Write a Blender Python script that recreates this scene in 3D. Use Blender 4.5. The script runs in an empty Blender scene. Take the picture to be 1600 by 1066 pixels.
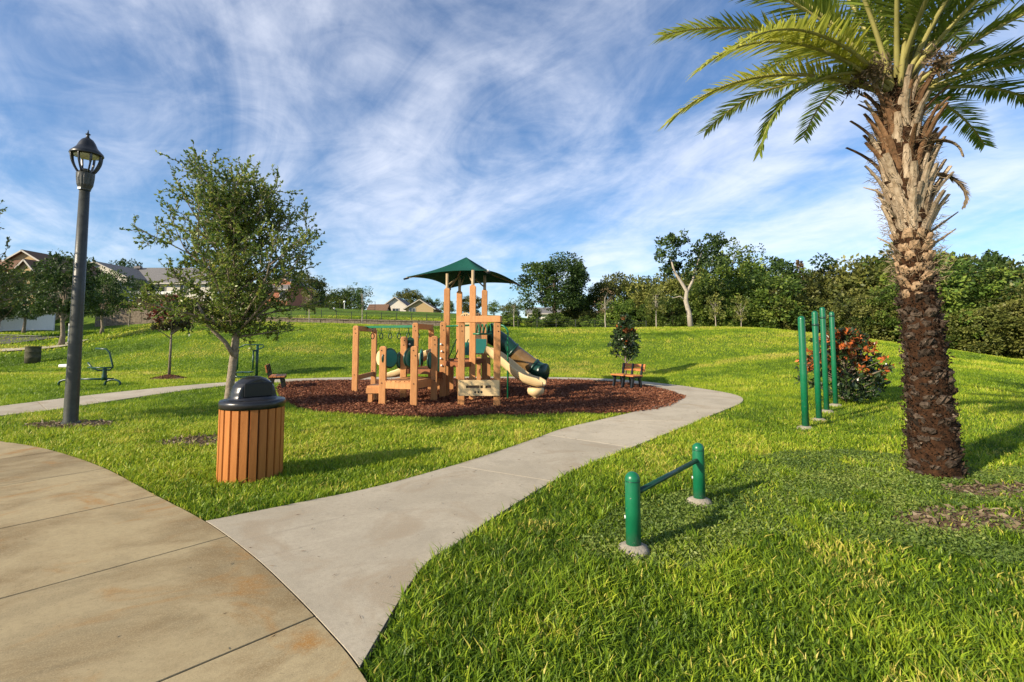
import bpy, bmesh, math, random
import numpy as np
from mathutils import Vector, Matrix

random.seed(7)
RNG = np.random.default_rng(7)
SC = bpy.context.scene
COL = SC.collection
R = math.radians

# ------------------------------------------------------------------ camera
CAM_H, FPX, PITCH = 1.55, 780.0, R(4.0)
HORIZON = 530.0
CY = HORIZON - FPX * math.tan(PITCH)
cam_d = bpy.data.cameras.new('camera')
cam_d.sensor_width = 36.0
cam_d.lens = FPX / 1600.0 * 36.0
cam_d.shift_y = -(533.0 - CY) / 1600.0
cam_d.clip_start, cam_d.clip_end = 0.05, 3000.0
cam = bpy.data.objects.new('camera', cam_d)
cam.location = (0, 0, CAM_H)
cam.rotation_euler = (math.pi / 2 + PITCH, 0, 0)
COL.objects.link(cam)
SC.camera = cam

# ------------------------------------------------------------------ light
SUN_EL = R(25.0)
SUN_TRAVEL = Vector((0.83, 0.56, 0)).normalized()
sun_d = bpy.data.lights.new('sun', 'SUN')
sun_d.energy = 5.0
sun_d.angle = R(0.6)
sun_d.color = (1.0, 0.87, 0.68)
sun = bpy.data.objects.new('sun', sun_d)
dv = Vector((SUN_TRAVEL.x * math.cos(SUN_EL), SUN_TRAVEL.y * math.cos(SUN_EL), -math.sin(SUN_EL)))
sun.rotation_euler = dv.to_track_quat('-Z', 'Y').to_euler()
sun.location = (-20, -15, 20)
COL.objects.link(sun)

world = bpy.data.worlds.new('World')
SC.world = world
world.use_nodes = True
wt = world.node_tree
wt.nodes.clear()


def wn(t, **kw):
    n = wt.nodes.new(t)
    for k, v in kw.items():
        setattr(n, k, v)
    return n


def wmath(op, a, b=None, clamp=False):
    n = wn('ShaderNodeMath', operation=op)
    n.use_clamp = clamp
    for i, v in enumerate((a, b)):
        if v is None:
            continue
        if isinstance(v, (int, float)):
            n.inputs[i].default_value = v
        else:
            wt.links.new(v, n.inputs[i])
    return n.outputs[0]


sky = wn('ShaderNodeTexSky', sky_type='NISHITA')
sky.sun_disc = False
sky.sun_elevation = SUN_EL
sky.sun_rotation = math.atan2(-SUN_TRAVEL.x, -SUN_TRAVEL.y)
sky.altitude = 0.0
sky.air_density = 1.0
sky.dust_density = 0.25
sky.ozone_density = 4.0
tc = wn('ShaderNodeTexCoord')
sep = wn('ShaderNodeSeparateXYZ')
wt.links.new(tc.outputs['Generated'], sep.inputs[0])
zc = wmath('ADD', wmath('MAXIMUM', sep.outputs[2], 0.0), 0.24)
cx = wmath('DIVIDE', sep.outputs[0], zc)
cyy = wmath('DIVIDE', sep.outputs[1], zc)
comb = wn('ShaderNodeCombineXYZ')
wt.links.new(cx, comb.inputs[0]); wt.links.new(cyy, comb.inputs[1])


def cloud_noise(loc, rot, scale, detail, rough, dist, nscale=1.0):
    m = wn('ShaderNodeMapping', vector_type='TEXTURE')
    m.inputs['Location'].default_value = loc
    m.inputs['Rotation'].default_value = (0, 0, R(rot))
    m.inputs['Scale'].default_value = tuple(1 / q for q in scale)
    wt.links.new(comb.outputs[0], m.inputs[0])
    n = wn('ShaderNodeTexNoise')
    n.inputs['Scale'].default_value = nscale
    n.inputs['Detail'].default_value = detail
    n.inputs['Roughness'].default_value = rough
    n.inputs['Distortion'].default_value = dist
    wt.links.new(m.outputs[0], n.inputs['Vector'])
    return n.outputs['Fac']


big = cloud_noise((1.3, 4.2, 0), 0, (0.42, 0.42, 1), 3, 0.5, 0.3)
streak = cloud_noise((3.1, 0.7, 0), 112, (0.75, 1.7, 1), 9, 0.58, 1.0)
wisp = cloud_noise((0.3, 7.7, 0), 140, (1.9, 3.4, 1), 8, 0.62, 1.6)
s1 = wmath('ADD', wmath('MULTIPLY', big, 0.95), wmath('MULTIPLY', streak, 0.82))
mott = cloud_noise((5.1, 2.2, 0), 20, (4.5, 5.5, 1), 6, 0.6, 1.0)
s1 = wmath('ADD', s1, wmath('MULTIPLY', wisp, 0.36))
s1 = wmath('ADD', s1, wmath('MULTIPLY', wmath('SUBTRACT', mott, 0.5), 0.26))
mr = wn('ShaderNodeMapRange', interpolation_type='SMOOTHSTEP')
mr.inputs['From Min'].default_value = 0.80
mr.inputs['From Max'].default_value = 1.40
mr.inputs['To Min'].default_value = 0.0
mr.inputs['To Max'].default_value = 0.80
wt.links.new(s1, mr.inputs['Value'])
mixc = wn('ShaderNodeMixRGB')
mixc.inputs[2].default_value = (7.0, 7.2, 7.9, 1)
skyc = wn('ShaderNodeMixRGB', blend_type='MULTIPLY')
skyc.inputs[0].default_value = 1.0
skyc.inputs[2].default_value = (0.80, 0.93, 1.03, 1)
wt.links.new(sky.outputs[0], skyc.inputs[1])
wt.links.new(mr.outputs[0], mixc.inputs[0])
wt.links.new(skyc.outputs[0], mixc.inputs[1])
bg = wn('ShaderNodeBackground')
bg.inputs['Strength'].default_value = 0.10
wt.links.new(mixc.outputs[0], bg.inputs['Color'])
wo = wn('ShaderNodeOutputWorld')
wt.links.new(bg.outputs[0], wo.inputs['Surface'])

SC.view_settings.view_transform = 'Standard'
SC.view_settings.look = 'None'
SC.view_settings.exposure = 0.72
SC.view_settings.gamma = 1.0
SC.cycles.max_bounces = 6
SC.cycles.transparent_max_bounces = 6


# ------------------------------------------------------------------ geometry of the site
CP, SP = math.cos(PITCH), math.sin(PITCH)


def G(px, py, z=0.0):
    """site survey: point on the level z seen at a reading of the photograph"""
    a = (px - 800) / FPX
    b = (CY - py) / FPX
    d = (a, CP - b * SP, SP + b * CP)
    t = (z - CAM_H) / d[2]
    return Vector((a * t, d[1] * t, z))


def XatY(px, Y, z=1.5):
    return (px - 800) / FPX * (Y * CP + (z - CAM_H) * SP)


def Zat(py, Y):
    t = (CY - py) / FPX
    return CAM_H + Y * (SP + t * CP) / (CP - t * SP)


# height table: columns by bearing u = X / Y, rows by distance Y
_Yk = np.array([0, 8, 14, 18, 22.5, 26, 30, 36, 42, 48, 54, 60, 75, 120, 500.])
_Uk = np.array([-1.05, -.85, -.68, -.5, -.3, -.1, .1, .3, .5, .65, .85, 1.03])
_Zk = np.array([
    [0, 0, 0, 0, 0, 0, .75, 1.6, 2.0, 2.3, 2.5, 2.8, 3.2, 4, 4],
    [0, 0, 0, 0, 0, .25, .95, 1.65, 2.1, 2.4, 3.2, 6.0, 6.5, 7, 7],
    [0, 0, 0, 0, 0, .6, 1.7, 2.55, 2.6, 2.7, 4.5, 6.3, 6.8, 7, 7],
    [0, 0, 0, 0, 0, .75, 1.95, 2.85, 2.5, 2.3, 3.8, 4.6, 6.8, 7, 7],
    [0, 0, 0, 0, 0, .7, 1.8, 2.65, 2.2, 2.1, 3.6, 4.4, 6.0, 6.5, 6.5],
    [0, 0, 0, 0, 0, .65, 1.65, 2.45, 2.2, 2.2, 3.3, 3.8, 5.5, 6, 6],
    [0, 0, 0, 0, 0, .6, 1.6, 2.35, 2.3, 2.5, 3.0, 3.3, 4.4, 5, 5],
    [0, 0, 0, 0, .05, .75, 1.65, 2.45, 2.2, 1.9, 1.5, 1.3, 1.0, 1, 1],
    [0, 0, 0, .15, .75, 1.35, 2.05, 2.4, 1.6, 1.0, .5, .3, 0, 0, 0],
    [0, 0, .05, .5, 1.0, 1.4, 1.8, 1.6, .7, .2, -.3, -.5, -.6, -1, -1],
    [0, 0, .3, .65, .85, 1.05, 1.07, .5, 0, -.5, -1, -1, -1, -1, -1],
    [0, 0, .15, .28, .33, .34, .2, -.4, -.8, -1.2, -1.5, -1.5, -1.5, -1.5, -1.5]])
_uf = np.linspace(-1.5, 1.5, 241)
_yf = np.linspace(0, 130, 391)
_tab = np.array([np.interp(_yf, _Yk, row) for row in _Zk])
_tab = np.array([np.interp(_uf, _Uk, _tab[:, j]) for j in range(len(_yf))]).T


def _blur(a, n, ax):
    k = np.hanning(2 * n + 3)[1:-1]
    k /= k.sum()
    pad = [(0, 0), (0, 0)]
    pad[ax] = (n, n)
    p = np.pad(a, pad, mode='edge')
    return np.apply_along_axis(lambda v: np.convolve(v, k, 'valid'), ax, p)


_tab = _blur(_blur(_tab, 8, 0), 6, 1)


def hgt_np(X, Y):
    X = np.asarray(X, float)
    Y = np.asarray(Y, float)
    u = X / np.maximum(Y, 4.0)
    fu = np.clip((u + 1.5) / 3.0 * 240, 0, 239.999)
    fy = np.clip(Y / 130 * 390, 0, 389.999)
    iu = fu.astype(int); iy = fy.astype(int)
    a = fu - iu; b = fy - iy
    z = (_tab[iu, iy] * (1 - a) * (1 - b) + _tab[iu + 1, iy] * a * (1 - b) +
         _tab[iu, iy + 1] * (1 - a) * b + _tab[iu + 1, iy + 1] * a * b)
    return z


def hgt(x, y):
    return float(hgt_np([x], [y])[0])


_lat = RNG.random((256, 256))


def vnoise(x, y, scale, off=0.0):
    x = np.asarray(x) / scale + off * 17.3 + 100
    y = np.asarray(y) / scale + off * 9.1 + 100
    xi = np.floor(x).astype(int); yi = np.floor(y).astype(int)
    fx = x - xi; fy = y - yi
    fx = fx * fx * (3 - 2 * fx); fy = fy * fy * (3 - 2 * fy)
    g = lambda i, j: _lat[i % 256, j % 256]
    return (g(xi, yi) * (1 - fx) * (1 - fy) + g(xi + 1, yi) * fx * (1 - fy) +
            g(xi, yi + 1) * (1 - fx) * fy + g(xi + 1, yi + 1) * fx * fy)


def in_poly(X, Y, poly):
    X = np.asarray(X); Y = np.asarray(Y)
    ins = np.zeros(X.shape, bool)
    n = len(poly)
    j = n - 1
    for i in range(n):
        xi, yi = poly[i][0], poly[i][1]
        xj, yj = poly[j][0], poly[j][1]
        c = ((yi > Y) != (yj > Y)) & (X < (xj - xi) * (Y - yi) / (yj - yi + 1e-12) + xi)
        ins ^= c
        j = i
    return ins


def catmull(pts, n):
    out = []
    P = [pts[0]] + list(pts) + [pts[-1]]
    for i in range(1, len(P) - 2):
        p0, p1, p2, p3 = (Vector(P[i + k]) for k in (-1, 0, 1, 2))
        for k in range(n):
            t = k / n
            out.append(0.5 * ((2 * p1) + (p2 - p0) * t + (2 * p0 - 5 * p1 + 4 * p2 - p3) * t * t +
                              (3 * p1 - p0 - 3 * p2 + p3) * t ** 3))
    out.append(Vector(pts[-1]))
    return out


# ------------------------------------------------------------------ materials
def new_mat(name):
    m = bpy.data.materials.new(name)
    m.use_nodes = True
    nt = m.node_tree
    b = nt.nodes['Principled BSDF']
    return m, nt, b


def mat(name, col, rough=0.6, spec=0.4, var=0.0, vscale=8.0, bump=0.0, bscale=60.0, col2=None, metal=0.0,
        stretch=None, objvar=0.0):
    m, nt, b = new_mat(name)
    b.inputs['Roughness'].default_value = rough
    b.inputs['Specular IOR Level'].default_value = spec
    b.inputs['Metallic'].default_value = metal
    b.inputs['Base Color'].default_value = (*col, 1)
    src = None
    tcn = nt.nodes.new('ShaderNodeTexCoord')
    vec = tcn.outputs['Object']
    if stretch:
        mp = nt.nodes.new('ShaderNodeMapping')
        mp.inputs['Scale'].default_value = stretch
        nt.links.new(vec, mp.inputs[0])
        vec = mp.outputs[0]
    if var > 0 or col2:
        n = nt.nodes.new('ShaderNodeTexNoise')
        n.inputs['Scale'].default_value = vscale
        n.inputs['Detail'].default_value = 6
        n.inputs['Roughness'].default_value = 0.65
        nt.links.new(vec, n.inputs['Vector'])
        rp = nt.nodes.new('ShaderNodeValToRGB')
        c2 = col2 if col2 else tuple(c * (1 + var) for c in col)
        c1 = col if col2 else tuple(c * (1 - var) for c in col)
        rp.color_ramp.elements[0].position = 0.32
        rp.color_ramp.elements[1].position = 0.68
        rp.color_ramp.elements[0].color = (*c1, 1)
        rp.color_ramp.elements[1].color = (*c2, 1)
        nt.links.new(n.outputs['Fac'], rp.inputs[0])
        src = rp.outputs[0]
        nt.links.new(src, b.inputs['Base Color'])
    if objvar > 0 and src is not None:
        oi = nt.nodes.new('ShaderNodeObjectInfo')
        hs = nt.nodes.new('ShaderNodeHueSaturation')
        mr_ = nt.nodes.new('ShaderNodeMapRange')
        mr_.inputs['To Min'].default_value = 1 - objvar
        mr_.inputs['To Max'].default_value = 1 + objvar
        nt.links.new(oi.outputs['Random'], mr_.inputs['Value'])
        nt.links.new(mr_.outputs[0], hs.inputs['Value'])
        nt.links.new(src, hs.inputs['Color'])
        nt.links.new(hs.outputs[0], b.inputs['Base Color'])
    if bump > 0:
        n2 = nt.nodes.new('ShaderNodeTexNoise')
        n2.inputs['Scale'].default_value = bscale
        n2.inputs['Detail'].default_value = 5
        nt.links.new(vec, n2.inputs['Vector'])
        bp = nt.nodes.new('ShaderNodeBump')
        bp.inputs['Strength'].default_value = bump
        bp.inputs['Distance'].default_value = 0.02
        nt.links.new(n2.outputs['Fac'], bp.inputs['Height'])
        nt.links.new(bp.outputs[0], b.inputs['Normal'])
    return m


def leaf_mat(name, stops, trans=0.35, rough=0.5, spec=0.3, objvar=0.15):
    """colour from the per-leaf 'tint' attribute"""
    m, nt, b = new_mat(name)
    at = nt.nodes.new('ShaderNodeAttribute')
    at.attribute_name = 'tint'
    rp = nt.nodes.new('ShaderNodeValToRGB')
    el = rp.color_ramp.elements
    while len(el) < len(stops):
        el.new(0.5)
    for e, (p, c) in zip(el, stops):
        e.position = p
        e.color = (*c, 1)
    nt.links.new(at.outputs['Fac'], rp.inputs[0])
    hs = nt.nodes.new('ShaderNodeHueSaturation')
    oi = nt.nodes.new('ShaderNodeObjectInfo')
    mr_ = nt.nodes.new('ShaderNodeMapRange')
    mr_.inputs['To Min'].default_value = 1 - objvar
    mr_.inputs['To Max'].default_value = 1 + objvar
    nt.links.new(oi.outputs['Random'], mr_.inputs['Value'])
    nt.links.new(mr_.outputs[0], hs.inputs['Value'])
    nt.links.new(rp.outputs[0], hs.inputs['Color'])
    nt.links.new(hs.outputs[0], b.inputs['Base Color'])
    b.inputs['Roughness'].default_value = rough
    b.inputs['Specular IOR Level'].default_value = spec
    tr = nt.nodes.new('ShaderNodeBsdfTranslucent')
    nt.links.new(hs.outputs[0], tr.inputs['Color'])
    mx = nt.nodes.new('ShaderNodeMixShader')
    mx.inputs[0].default_value = trans
    nt.links.new(b.outputs[0], mx.inputs[1])
    nt.links.new(tr.outputs[0], mx.inputs[2])
    nt.links.new(mx.outputs[0], nt.nodes['Material Output'].inputs['Surface'])
    return m


M = {}
M['grass'] = leaf_mat('grass_blade', [(0.0, (.075, .140, .010)), (0.3, (.222, .338, .020)), (0.65, (.43, .505, .032)),
                                      (1.0, (.62, .54, .11))], trans=0.42, rough=0.45, spec=0.25, objvar=0)
M['weed'] = leaf_mat('weed_leaf', [(0, (.06, .11, .022)), (0.5, (.15, .22, .040)), (1, (.30, .34, .075))], trans=0.35, objvar=0)
M['oak'] = leaf_mat('oak_leaf', [(0, (.055, .105, .018)), (0.5, (.150, .215, .032)), (0.8, (.24, .285, .045)), (1, (.33, .30, .06))], trans=0.38, rough=0.42, spec=0.4)
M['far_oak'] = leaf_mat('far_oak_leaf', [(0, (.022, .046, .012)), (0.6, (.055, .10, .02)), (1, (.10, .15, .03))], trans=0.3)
M['wood_leaf'] = leaf_mat('wood_leaf', [(0, (.030, .060, .012)), (0.5, (.10, .165, .024)), (1, (.24, .29, .050))], trans=0.35, objvar=0.38)
M['olive_leaf'] = leaf_mat('olive_leaf', [(0, (.040, .055, .014)), (0.5, (.12, .14, .028)), (1, (.24, .24, .06))], trans=0.35, objvar=0.3)
M['yellow_leaf'] = leaf_mat('yellow_leaf', [(0, (.11, .14, .03)), (1, (.26, .26, .06))], trans=0.4)
M['brown_leaf'] = leaf_mat('brown_leaf', [(0, (.13, .09, .045)), (1, (.27, .19, .10))], trans=0.3)
M['magnolia'] = leaf_mat('magnolia_leaf', [(0, (.018, .040, .014)), (0.5, (.045, .075, .022)), (0.72, (.13, .07, .025)), (0.86, (.36, .085, .022)), (1, (.62, .17, .035))], trans=0.15, rough=0.3, spec=0.5)
M['maroon'] = leaf_mat('maroon_leaf', [(0, (.028, .05, .016)), (0.45, (.06, .05, .022)), (0.75, (.12, .032, .02)), (1, (.24, .05, .03))], trans=0.2, rough=0.35)
M['palm_leaf'] = leaf_mat('palm_leaf', [(0, (.08, .135, .026)), (0.5, (.24, .31, .048)), (1, (.54, .53, .085))], trans=0.42, rough=0.4, spec=0.4, objvar=0.2)
M['dead_leaf'] = leaf_mat('dead_leaf', [(0, (.14, .10, .06)), (1, (.36, .28, .17))], trans=0.2, objvar=0.1)
M['chip'] = leaf_mat('mulch_chip', [(0, (.055, .019, .010)), (0.45, (.165, .060, .030)), (0.8, (.27, .115, .058)), (1, (.42, .26, .16))], trans=0.0, rough=0.8, spec=0.2, objvar=0)
M['oak_bark'] = mat('oak_bark', (.15, .12, .085), .9, .1, col2=(.29, .24, .18), vscale=16, bump=.6, bscale=30)
M['bark'] = mat('bark', (.13, .10, .07), .9, .1, col2=(.30, .25, .19), vscale=14, bump=.6, bscale=40)
M['pale_bark'] = mat('pale_bark', (.26, .22, .17), .9, .1, col2=(.42, .37, .30), vscale=9, bump=.4, bscale=25)
M['dark_bark'] = mat('dark_bark', (.06, .045, .03), .9, .1, col2=(.13, .10, .075), vscale=9)
M['green_steel'] = mat('green_powder_coat', (.005, .125, .052), .32, .5, var=.15, vscale=6, bump=.05, bscale=150)
def chip_paint(m, chip=(.20, .19, .16)):
    nt = m.node_tree
    b = nt.nodes['Principled BSDF']
    src = b.inputs['Base Color'].links[0].from_socket
    tcn = nt.nodes.new('ShaderNodeTexCoord')

    def layer(src, scale, lo, hi, col, k):
        n = nt.nodes.new('ShaderNodeTexNoise')
        n.inputs['Scale'].default_value = scale
        n.inputs['Detail'].default_value = 5
        nt.links.new(tcn.outputs['Object'], n.inputs['Vector'])
        r = nt.nodes.new('ShaderNodeMapRange')
        r.inputs['From Min'].default_value = lo
        r.inputs['From Max'].default_value = hi
        r.inputs['To Max'].default_value = k
        nt.links.new(n.outputs['Fac'], r.inputs['Value'])
        x = nt.nodes.new('ShaderNodeMixRGB')
        x.inputs[2].default_value = (*col, 1)
        nt.links.new(r.outputs[0], x.inputs[0])
        nt.links.new(src, x.inputs[1])
        return x.outputs[0]
    src = layer(src, 5, .5, .75, (.02, .17, .09), .5)
    src = layer(src, 24, .69, .71, chip, .9)
    nt.links.new(src, b.inputs['Base Color'])


chip_paint(M['green_steel'])
M['dark_green'] = mat('dark_green_plastic', (.006, .045, .028), .35, .5, var=.15, vscale=5)
M['teal'] = mat('teal_plastic', (.03, .20, .17), .4, .4, var=.1)
M['canopy'] = mat('canopy_fabric', (.006, .062, .044), .85, .15, var=.12, vscale=3, bump=.15, bscale=200)
M['black_paint'] = mat('black_green_paint', (.040, .042, .034), .42, .5, var=.3, vscale=10, bump=.12, bscale=60)
M['black_metal'] = mat('black_metal', (.012, .013, .013), .35, .5, var=.2)
M['black_plastic'] = mat('black_plastic', (.014, .014, .015), .30, .5, var=.25, vscale=12, bump=.08, bscale=30)
M['cedar'] = mat('recycled_lumber', (.46, .20, .070), .6, .3, col2=(.58, .28, .105), vscale=5, bump=.25, bscale=50, stretch=(6, 6, 1), objvar=.15)
M['slat'] = mat('receptacle_slat', (.34, .120, .024), .55, .3, col2=(.46, .172, .040), vscale=4, bump=.15, bscale=40, stretch=(8, 8, .7), objvar=.12)
M['plank'] = mat('bench_plank', (.42, .15, .04), .55, .3, col2=(.52, .20, .06), vscale=5, objvar=.1)
M['beige'] = mat('beige_plastic', (.68, .49, .25), .45, .4, var=.06, vscale=3)
M['amber'] = mat('amber_plastic', (.22, .13, .05), .25, .5, var=.15)
M['deck'] = mat('deck_coating', (.22, .085, .035), .7, .2, var=.2)
M['white_paint'] = mat('white_paint', (.75, .75, .72), .5, .4, var=.05)
M['concrete'] = None
M['footing'] = mat('footing_concrete', (.22, .195, .15), .9, .2, col2=(.36, .32, .25), vscale=9, bump=.4, bscale=50)
M['soil'] = mat('soil', (.075, .045, .028), .95, .1, col2=(.16, .10, .062), vscale=11, bump=.8, bscale=50)
M['asphalt'] = mat('asphalt', (.10, .095, .09), .95, .2, var=.2, vscale=20)
M['lamp_glass'] = mat('lamp_lens', (.55, .55, .36), .3, .5)
M['dirt_joint'] = mat('joint_dirt', (.03, .024, .018), .95, .1)


def concrete_mat(name, base, stain, rust, amt, big=0.55):
    m, nt, b = new_mat(name)
    b.inputs['Roughness'].default_value = 0.88
    b.inputs['Specular IOR Level'].default_value = 0.25
    tcn = nt.nodes.new('ShaderNodeTexCoord')
    geo = nt.nodes.new('ShaderNodeNewGeometry')

    def noise(scale, detail=6, rough=.6, dist=0.):
        n = nt.nodes.new('ShaderNodeTexNoise')
        n.inputs['Scale'].default_value = scale
        n.inputs['Detail'].default_value = detail
        n.inputs['Roughness'].default_value = rough
        n.inputs['Distortion'].default_value = dist
        nt.links.new(geo.outputs['Position'], n.inputs['Vector'])
        return n.outputs['Fac']

    def ramp(f, p0, p1):
        r = nt.nodes.new('ShaderNodeMapRange')
        r.interpolation_type = 'SMOOTHSTEP'
        r.inputs['From Min'].default_value = p0
        r.inputs['From Max'].default_value = p1
        nt.links.new(f, r.inputs['Value'])
        return r.outputs[0]

    def mix(f, a, c, mode='MIX', k=None):
        x = nt.nodes.new('ShaderNodeMixRGB')
        x.blend_type = mode
        if k is not None:
            mu = nt.nodes.new('ShaderNodeMath'); mu.operation = 'MULTIPLY'
            nt.links.new(f, mu.inputs[0]); mu.inputs[1].default_value = k
            f = mu.outputs[0]
        nt.links.new(f, x.inputs[0])
        for i, v in ((1, a), (2, c)):
            if isinstance(v, tuple):
                x.inputs[i].default_value = (*v, 1)
            else:
                nt.links.new(v, x.inputs[i])
        return x.outputs[0]
    c = mix(ramp(noise(big, 7, .66, .35), .42, .60), base, stain, k=amt * .85)
    c = mix(ramp(noise(big * 3.1, 6, .65, .3), .50, .66), c, tuple(x * .62 for x in base), k=amt * .5)
    c = mix(ramp(noise(.95, 6, .62, 1.2), .52, .66), c, rust, k=amt * .9)
    c = mix(ramp(noise(26, 3, .6), .35, .75), c, tuple(x * .66 for x in base), k=.40)
    mp = nt.nodes.new('ShaderNodeMapping')
    mp.vector_type = 'TEXTURE'
    mp.inputs['Rotation'].default_value = (0, 0, R(38))
    mp.inputs['Scale'].default_value = (2.4, .10, 1)
    nt.links.new(geo.outputs['Position'], mp.inputs[0])
    ns = nt.nodes.new('ShaderNodeTexNoise')
    ns.inputs['Scale'].default_value = 1.0
    ns.inputs['Detail'].default_value = 4
    ns.inputs['Distortion'].default_value = .6
    nt.links.new(mp.outputs[0], ns.inputs['Vector'])
    c = mix(ramp(ns.outputs['Fac'], .60, .74), c, tuple(x * .55 for x in base), k=.45)
    c = mix(ramp(noise(75, 2, .5), .64, .72), c, tuple(x * .45 for x in base), k=.5)
    c = mix(ramp(noise(160, 2, .5), .45, .7), c, tuple(x * 1.25 for x in base), k=.4)
    c = mix(ramp(noise(330, 2, .5), .62, .72), c, tuple(x * .35 for x in base), k=.55)
    oi = nt.nodes.new('ShaderNodeObjectInfo')
    hs = nt.nodes.new('ShaderNodeHueSaturation')
    mr_ = nt.nodes.new('ShaderNodeMapRange')
    mr_.inputs['To Min'].default_value = .90
    mr_.inputs['To Max'].default_value = 1.08
    nt.links.new(oi.outputs['Random'], mr_.inputs['Value'])
    nt.links.new(mr_.outputs[0], hs.inputs['Value'])
    nt.links.new(c, hs.inputs['Color'])
    nt.links.new(hs.outputs[0], b.inputs['Base Color'])
    bp = nt.nodes.new('ShaderNodeBump')
    bp.inputs['Strength'].default_value = .35
    bp.inputs['Distance'].default_value = .004
    nt.links.new(noise(220, 4), bp.inputs['Height'])
    nt.links.new(bp.outputs[0], b.inputs['Normal'])
    return m


M['slab'] = concrete_mat('walk_concrete', (.37, .295, .165), (.18, .120, .052), (.31, .155, .038), 1.0, big=.75)
M['path'] = concrete_mat('path_concrete', (.47, .41, .305), (.36, .31, .225), (.33, .255, .165), .75, big=.8)


def ground_mat():
    m, nt, b = new_mat('lawn_ground')
    b.inputs['Roughness'].default_value = 0.95
    b.inputs['Specular IOR Level'].default_value = 0.1
    geo = nt.nodes.new('ShaderNodeNewGeometry')

    def noise(scale, d):
        n = nt.nodes.new('ShaderNodeTexNoise')
        n.inputs['Scale'].default_value = scale
        n.inputs['Detail'].default_value = d
        n.inputs['Roughness'].default_value = .65
        nt.links.new(geo.outputs['Position'], n.inputs['Vector'])
        return n.outputs['Fac']
    r = nt.nodes.new('ShaderNodeValToRGB')
    el = r.color_ramp.elements
    el[0].position, el[0].color = .3, (.055, .105, .012, 1)
    el[1].position, el[1].color = .7, (.14, .20, .022, 1)
    e = el.new(.5); e.color = (.09, .15, .016, 1)
    nt.links.new(noise(.9, 8), r.inputs[0])
    nt.links.new(r.outputs[0], b.inputs['Base Color'])
    bp = nt.nodes.new('ShaderNodeBump')
    bp.inputs['Strength'].default_value = 1.0
    bp.inputs['Distance'].default_value = .08
    nt.links.new(noise(9, 8), bp.inputs['Height'])
    nt.links.new(bp.outputs[0], b.inputs['Normal'])
    return m


M['lawn'] = ground_mat()


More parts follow.
